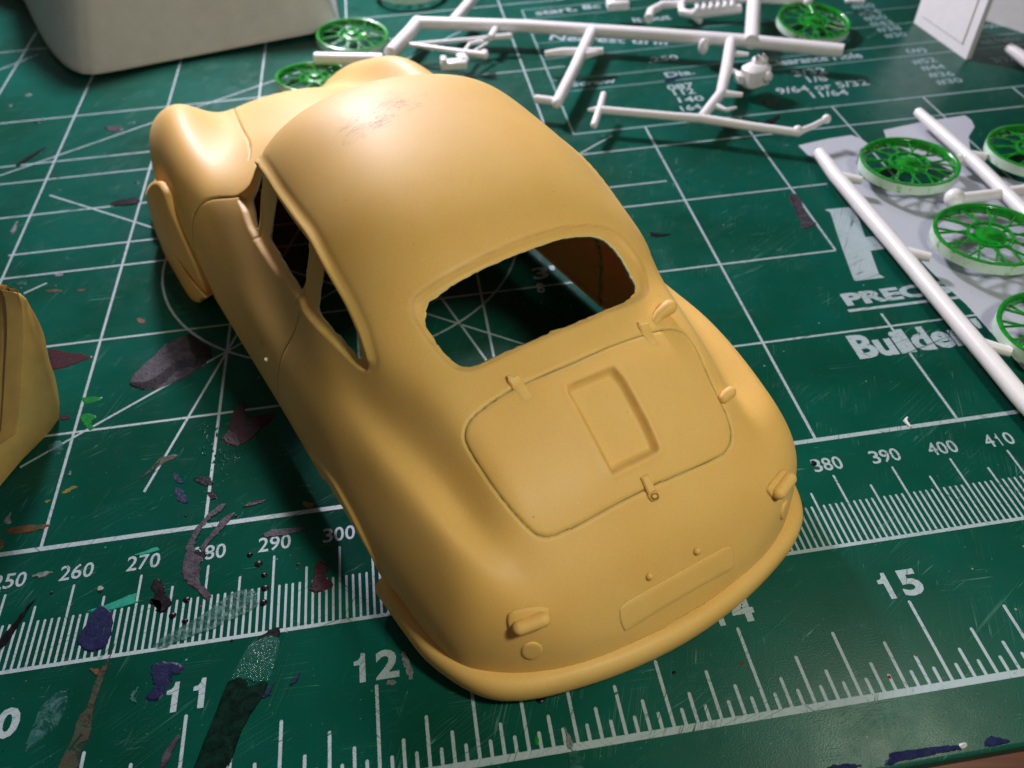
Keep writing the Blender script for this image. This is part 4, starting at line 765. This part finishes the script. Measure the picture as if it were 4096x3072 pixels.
run(sp, 'thin_rod', [(1640, 178), (1900, 156), (2040, 145)], 5.0, [.55, .6, .95], True); run(sp, 'thin_rod', [(1640, 178), (1780, 198), (1940, 222)], 5.0, [.6, .7, 1.1], True); run(sp, 'gate', [(1985, 112), (1960, 152)], 5.6, 1.0)
m = MB(); m.box(at(1815, 256, 4.2), (7.5, 3.2, 2.2), -.05); m.box(at(1775, 250, 5.0), (1.6, 3, 3.2)); m.box(at(1850, 232, 4.6), (2.6, 4.6, 1.4), .2); m.box(at(1930, 215, 4.8), (3.4, 1.6, 1.6), .8); m.build('bracket_part', WHITE, sp)
run(sp, 'gate', [(1850, 215), (1880, 175), (1935, 165)], 4.8, .6); run(sp, 'gate', [(1880, 215), (1950, 172)], 4.8, .45)
m = MB(); m.ball(at(2814, 186, 5.4), (1.5, 1.3, 2.4), 14); m.build('moulding_knob', WHITE, sp)
for a, b_, r in (((2925, 215), (2994, 219), 1.0), ((2918, 278), (2968, 300), .8), ((2890, 375), (2970, 380), 1.05), ((2868, 425), (2905, 440), .8), ((2905, 440), (2945, 430), .55)): run(sp, 'gate', [a, b_], 5.2, [r, r*.6])
c = at(3022, 300, 5.4); m = MB(); m.box(c, (7.4, 5.6, 6.4), .35, 1.1); m.box(c+[1.2, 1.4, 3.2], (4.6, 3.6, 3.4), .35, 1.2); m.box(c+[-4, .6, -.6], (2.2, 3.2, 3.2), .2, .6); m.ball(c+[2.2, -2.6, .5], 1.5, 12); m.build('gearbox_part', WHITE, sp)
# engine cluster at the top of the frame
m = MB(); c = at(2840, 28, 6)
for i in range(6): q = at(2790+i*28, 48-i*3, 6.5); m.ball(q, (1.3, 1.2, 2.0), 12); m.tube([q, q+[.3, 2.0, 1.6]], .7, 8)
m.tube([at(2770, 56, 6), at(2960, 36, 6)], 1.5, 12); m.tube([at(2783, 70, 5), at(2800, 86, 3.4)], 1.0, 10); m.tube([at(2745, -6, 6), at(2725, 20, 6), at(2728, 50, 6), at(2775, 58, 6)], 1.2, 12); m.tube([at(2745, 0, 6), at(2800, -8, 6)], 1.2, 12)
m.build('engine_part', WHITE, sp); run(sp, 'pipe_part', [(2595, 75), (2605, 45), (2650, 20), (2720, 18)], [4.6, 5.2, 5.8, 6], [1.5, 1.4, 1.3, 1.2]); run(sp, 'runner', [(2700, -12), (3240, 0)], 6.4, 1.4)
c = at(2470, 14, 6); m = MB(); m.box(c, (6.6, 5.5, 3.2), -.05, .5); m.box(c+[.8, 1, 2.4], (5.2, 4, 2.0), -.05, .6); m.build('tank_part', WHITE, sp)
m = MB(); m.tube([at(3232, -5, 6), at(3238, 18, 5.6), at(3256, 60, 4.4)], [1.3, 1.2, .7], 10); m.build('gate', GRN, sp); m = MB(); m.ball(at(3232, 8, 6.2), 1.5, 12); m.build('moulding_knob', WHITE, sp)
m = MB(); m.box(at(3420, 2, 3), (6, 2, 1.6), -.3, .4); m.build('cut_strip', WHITE, sp)
# right sprue with the four wheels
s2 = thing('wheel_sprue', 'white plastic sprue with two long runners holding four green wire wheels', 'sprue', at(3900, 900, 0), 'white plastic sprues')
run(s2, 'runner', [(3277, 612), (3340, 700), (3560, 958), (3780, 1225), (3960, 1440), (4075, 1580), (4200, 1720)], 3.6, [1.45, 1.62, 1.68, 1.62, 1.65, 1.65, 1.6])
run(s2, 'runner', [(3672, 448), (3760, 525), (3900, 650), (4100, 850), (4300, 1050)], 3.8, [1.2, 1.4, 1.45, 1.45, 1.4])
run(s2, 'cross_runner', [(3822, 796), (3960, 780), (4150, 752)], 3.6, 1.25); m = MB(); m.ball(at(3818, 793, 3.9), 2.15, 18); m.ball(at(3806, 806, 3.0), 1.3, 12); m.build('moulding_knob', WHITE, s2)
for a, b_ in (((3345, 702), (3448, 722)), ((3828, 640), (3870, 622)), ((3880, 620), (3945, 628)), ((3612, 1005), (3722, 1030)), ((3918, 1374), (4045, 1410)), ((3862, 640), (3900, 618))): run(s2, 'gate', [a, b_], 3.4, [1.15, .95])
m = MB(); m.ball(at(3872, 636, 3.4), 1.7, 14); m.build('moulding_knob', WHITE, s2)
# ------------------------------------------------------------------ resin seat at the left edge
RES2 = mat_simple('seat_resin', (0.62, 0.42, 0.14), .36, .10, 3, .35, .45, .2)
seat = thing('resin_bucket_seat', 'small tan resin bucket seat with fluted backrest, cut by the left edge', 'model car seat', (246, 24, 0))
B1 = np.array([250.4, 30.0, 0]); B2 = np.array([243.3, 13.8, 0]); dS = (B2-B1)/np.linalg.norm(B2-B1); nS = np.array([-dS[1], dS[0], 0]); nS = -nS if nS[0] > 0 else nS    # nS points left, into the seat
def onside(x, y, off=0.):
    q = ROT.T@np.array([(x-W_/2)/FPX, (y-H_/2)/FPX, 1.]); o_ = B1+nS*off; t = ((o_-CAM)@nS)/(q@nS); return CAM+q*t
outer = [onside(x, y) for x, y in ((0, 1955), (90, 1847), (199, 1738), (241, 1678), (241, 1612), (232, 1550), (223, 1510), (199, 1437), (175, 1322), (157, 1280), (138, 1245), (108, 1190), (88, 1172))]
inner = [onside(x, y) for x, y in ((-20, 1800), (30, 1765), (66, 1739), (72, 1680), (78, 1600), (84, 1491), (90, 1400), (93, 1341), (92, 1270), (86, 1205), (72, 1170))]
side_poly = outer+inner[::-1]; n = len(side_poly); m = MB(); cS = np.mean(side_poly, 0)
rings = [(0, 3.2), (0, .8), (.02, .25), (.06, 0)]; vv = []
for ins, off in rings:
    for q in side_poly: vv.append(q+(cS-q)*ins*.6+nS*off)
m.add(vv, [(i*n+k, i*n+(k+1) % n, (i+1)*n+(k+1) % n, (i+1)*n+k) for i in range(3) for k in range(n)]+[tuple(3*n+k for k in range(n)), tuple(range(n))[::-1]]); m.build('side_bolster', RES2, seat, True, 50)
# fluted back and cushion: sheet swept from the inner edge towards the left
edge = closed_smooth(inner, 5, False); K = 46; vv = []; wS = 30.
for p in edge:
    for j in range(K+1):
        u = j/K; x = u*wS; depth = 2.6*math.sin(math.pi*min(u*1.0, 1))**.55; hgt = p[2]
        fl = .5*abs(math.sin(x*.95)) if u > .06 else 0
        fwd = np.array([dS[0], dS[1], 0]); q = p+nS*x-fwd*(depth*(.25+.75*min(hgt/18, 1)))+np.array([0, 0, -1.0*math.sin(math.pi*u)**.6*(1-min(hgt/22, 1))])
        vv.append(q+fwd*fl)
E_ = len(edge); m = MB(); m.add(vv, [(i*(K+1)+j, i*(K+1)+j+1, (i+1)*(K+1)+j+1, (i+1)*(K+1)+j) for i in range(E_-1) for j in range(K)])
o = m.build('seat_lining', RES2, seat, True, 0)
back = [(B1+nS*x+np.array([0, 0, z])-dS*(1.5-.03*z)) for x in (0.6, 30) for z in (0, 12, 22, 26.5)]
m = MB(); top = edge[-1]; pr = [outer[3]+nS*.6, outer[7]+nS*.6, outer[10]+nS*.6, outer[12]+nS*.6, top+nS*1.0]
vv = [p+nS*x for x in (0, 29) for p in pr]; k = len(pr); m.add(vv, [(i, i+1, k+i+1, k+i) for i in range(k-1)]); m.build('seat_shell', RES2, seat, True, 0)
# ------------------------------------------------------------------ large white hull-like part, top left
GW = mat_simple('matt_white_plastic', (.70, .70, .69), .5, .05, 2, .2, .4, .08)
hl = thing('white_hull_part', 'large blank white plastic model hull with rounded lower corner, cut by the top edge', 'model hull', at(800, 150, 0))
zb = 2.2; bl = [at(x, y, zb) for x, y in ((95, -4), (170, 148), (240, 235), (300, 272), (350, 281), (420, 275), (700, 222), (1000, 165), (1300, 108), (1350, 96), (1358, 80), (1348, 20), (1338, -60))]
bl = closed_smooth([q[:2] for q in bl], 4, False); n = len(bl); c = bl.mean(0)+[0, 25]; m = MB(); vv = []
far = [(bl[-1][0]+2, 300), (bl[0][0]-30, 300)]
for z in (-1.6, -1.2, 0, .8, 2, 6, 12, 20, 28, 34):
    sl = max(z, 0)*.62+(1.2 if z < -1.4 else 0)
    for q in list(bl)+[np.array(f_) for f_ in far]:
        d_ = c-q; d_ /= np.linalg.norm(d_); p = q+(np.array([d_[0]*.5, abs(d_[1])])*sl if q[1] < 290 else 0); vv.append((p[0], p[1], zb+z))
n2 = n+2; m.add(vv, [(i*n2+k, i*n2+(k+1) % n2, (i+1)*n2+(k+1) % n2, (i+1)*n2+k) for i in range(9) for k in range(n2)]+[tuple(range(n2))[::-1], tuple(9*n2+k for k in range(n2))]); m.build('hull_skin', GW, hl, True, 60)
ha, hb = at(350, 281, 2.2), at(1350, 96, 2.2); hn = np.cross(hb-ha, np.array([0, .62, 1.])); hn /= np.linalg.norm(hn)
def onhull(x, y): q = ROT.T@np.array([(x-W_/2)/FPX, (y-H_/2)/FPX, 1.]); return CAM+q*(((ha-CAM)@hn)/(q@hn))
SC_ = mat_simple('scribed_line', (.34, .33, .31), .6)
for L_ in (((735, -5), (745, 60), (765, 155)), ((880, -5), (890, 60), (905, 128)), ((1165, 40), (1172, 105)), ((465, 105), (560, 145), (655, 208))):
    m = MB(); m.tube([onhull(*q)+np.array([0, -.02, 0]) for q in L_], .16, 6); m.build('panel_line', SC_, hl)
m = MB(); m.box((c[0], c[1]+10, 3.5), (30, 20, 4)); m.build('hull_keel', GW, hl)
# ------------------------------------------------------------------ white box-like body part, top right
bp = thing('white_box_part', 'white plastic model van shell with open arched end, cut by the top right corner', 'model body shell', at(3860, 160, 0))
def wall(name, p0, p1, h, th, arch_=None, lean=(0, 0)):
    p0 = np.array(p0[:2]); p1 = np.array(p1[:2]); d = (p1-p0)/np.linalg.norm(p1-p0); nn = np.array([-d[1], d[0]])*th; Lw = np.linalg.norm(p1-p0); m = MB()
    prof = [(0, 0), (Lw, 0), (Lw, h*.62), (Lw-1.5, h*.85), (Lw-5, h), (0, h)]
    vv = [(*(p0+d*u+nn*s_+np.array(lean)*z/h), z) for s_ in (0, 1) for u, z in prof]; k = len(prof)
    m.add(vv, [tuple(range(k)), tuple(range(k, 2*k))[::-1]]+[(i, (i+1) % k, k+(i+1) % k, k+i) for i in range(k)]); return m.build(name, WHITE, bp, True, 30)
a0, a1 = at(3655, 91), at(3863, 239); b0, b1 = at(3919, 75), at(4150, 150)
wall('side_panel', a0, a1, 30, 1.6, None, (1.5, 0)); wall('side_panel', b0, b1, 30, 1.6)
m = MB(); d = (a1-a0)/np.linalg.norm(a1-a0); m.add([a0+[1.5, .2, 30], a1-d*5+[1.5, .2, 30], b1-d*5+[0, 0, 30], b0+[0, 0, 30], a0+[1.5, .2, 31.2], a1-d*5+[1.5, .2, 31.2], b1-d*5+[0, 0, 31.2], b0+[0, 0, 31.2]], [(0, 1, 2, 3), (7, 6, 5, 4), (0, 4, 5, 1), (1, 5, 6, 2), (2, 6, 7, 3), (3, 7, 4, 0)]); m.build('roof_panel', WHITE, bp)
m = MB(); w_ = np.array([-.35, 0, 0]); m.add([a0+d*u+[1.5*z/30, 0, z]+o_*w_ for o_ in (0, 1) for u, z in ((3+o_*.3, 3+o_*.3), (24.5-o_*.3, 3+o_*.3), (24.5-o_*.3, 20-o_*.3), (3+o_*.3, 20-o_*.3))], [(4, 5, 6, 7)]+[(i, (i+1) % 4, 4+(i+1) % 4, 4+i) for i in range(4)]); m.build('panel_inset', WHITE, bp)
m = MB(); m.add([a0+d*2.5+[1.0, -.35, 3], a1-d*3.5+[1.0, -.35, 3], a1-d*3.5+[1.6, -.35, 18], a0+d*2.5+[1.6, -.35, 18]], [(0, 1, 2, 3)])
m = MB(); q = at(4100, 215, 4); m.tube([at(4036, 190, 5), at(4110, 245, 4), at(4200, 300, 3)], [1.4, 1.7, 1.7], 10); tag(m.build('sprue_offcut', WHITE, None), 'short white plastic sprue offcut in front of the white van shell at the right edge', 'sprue offcut')
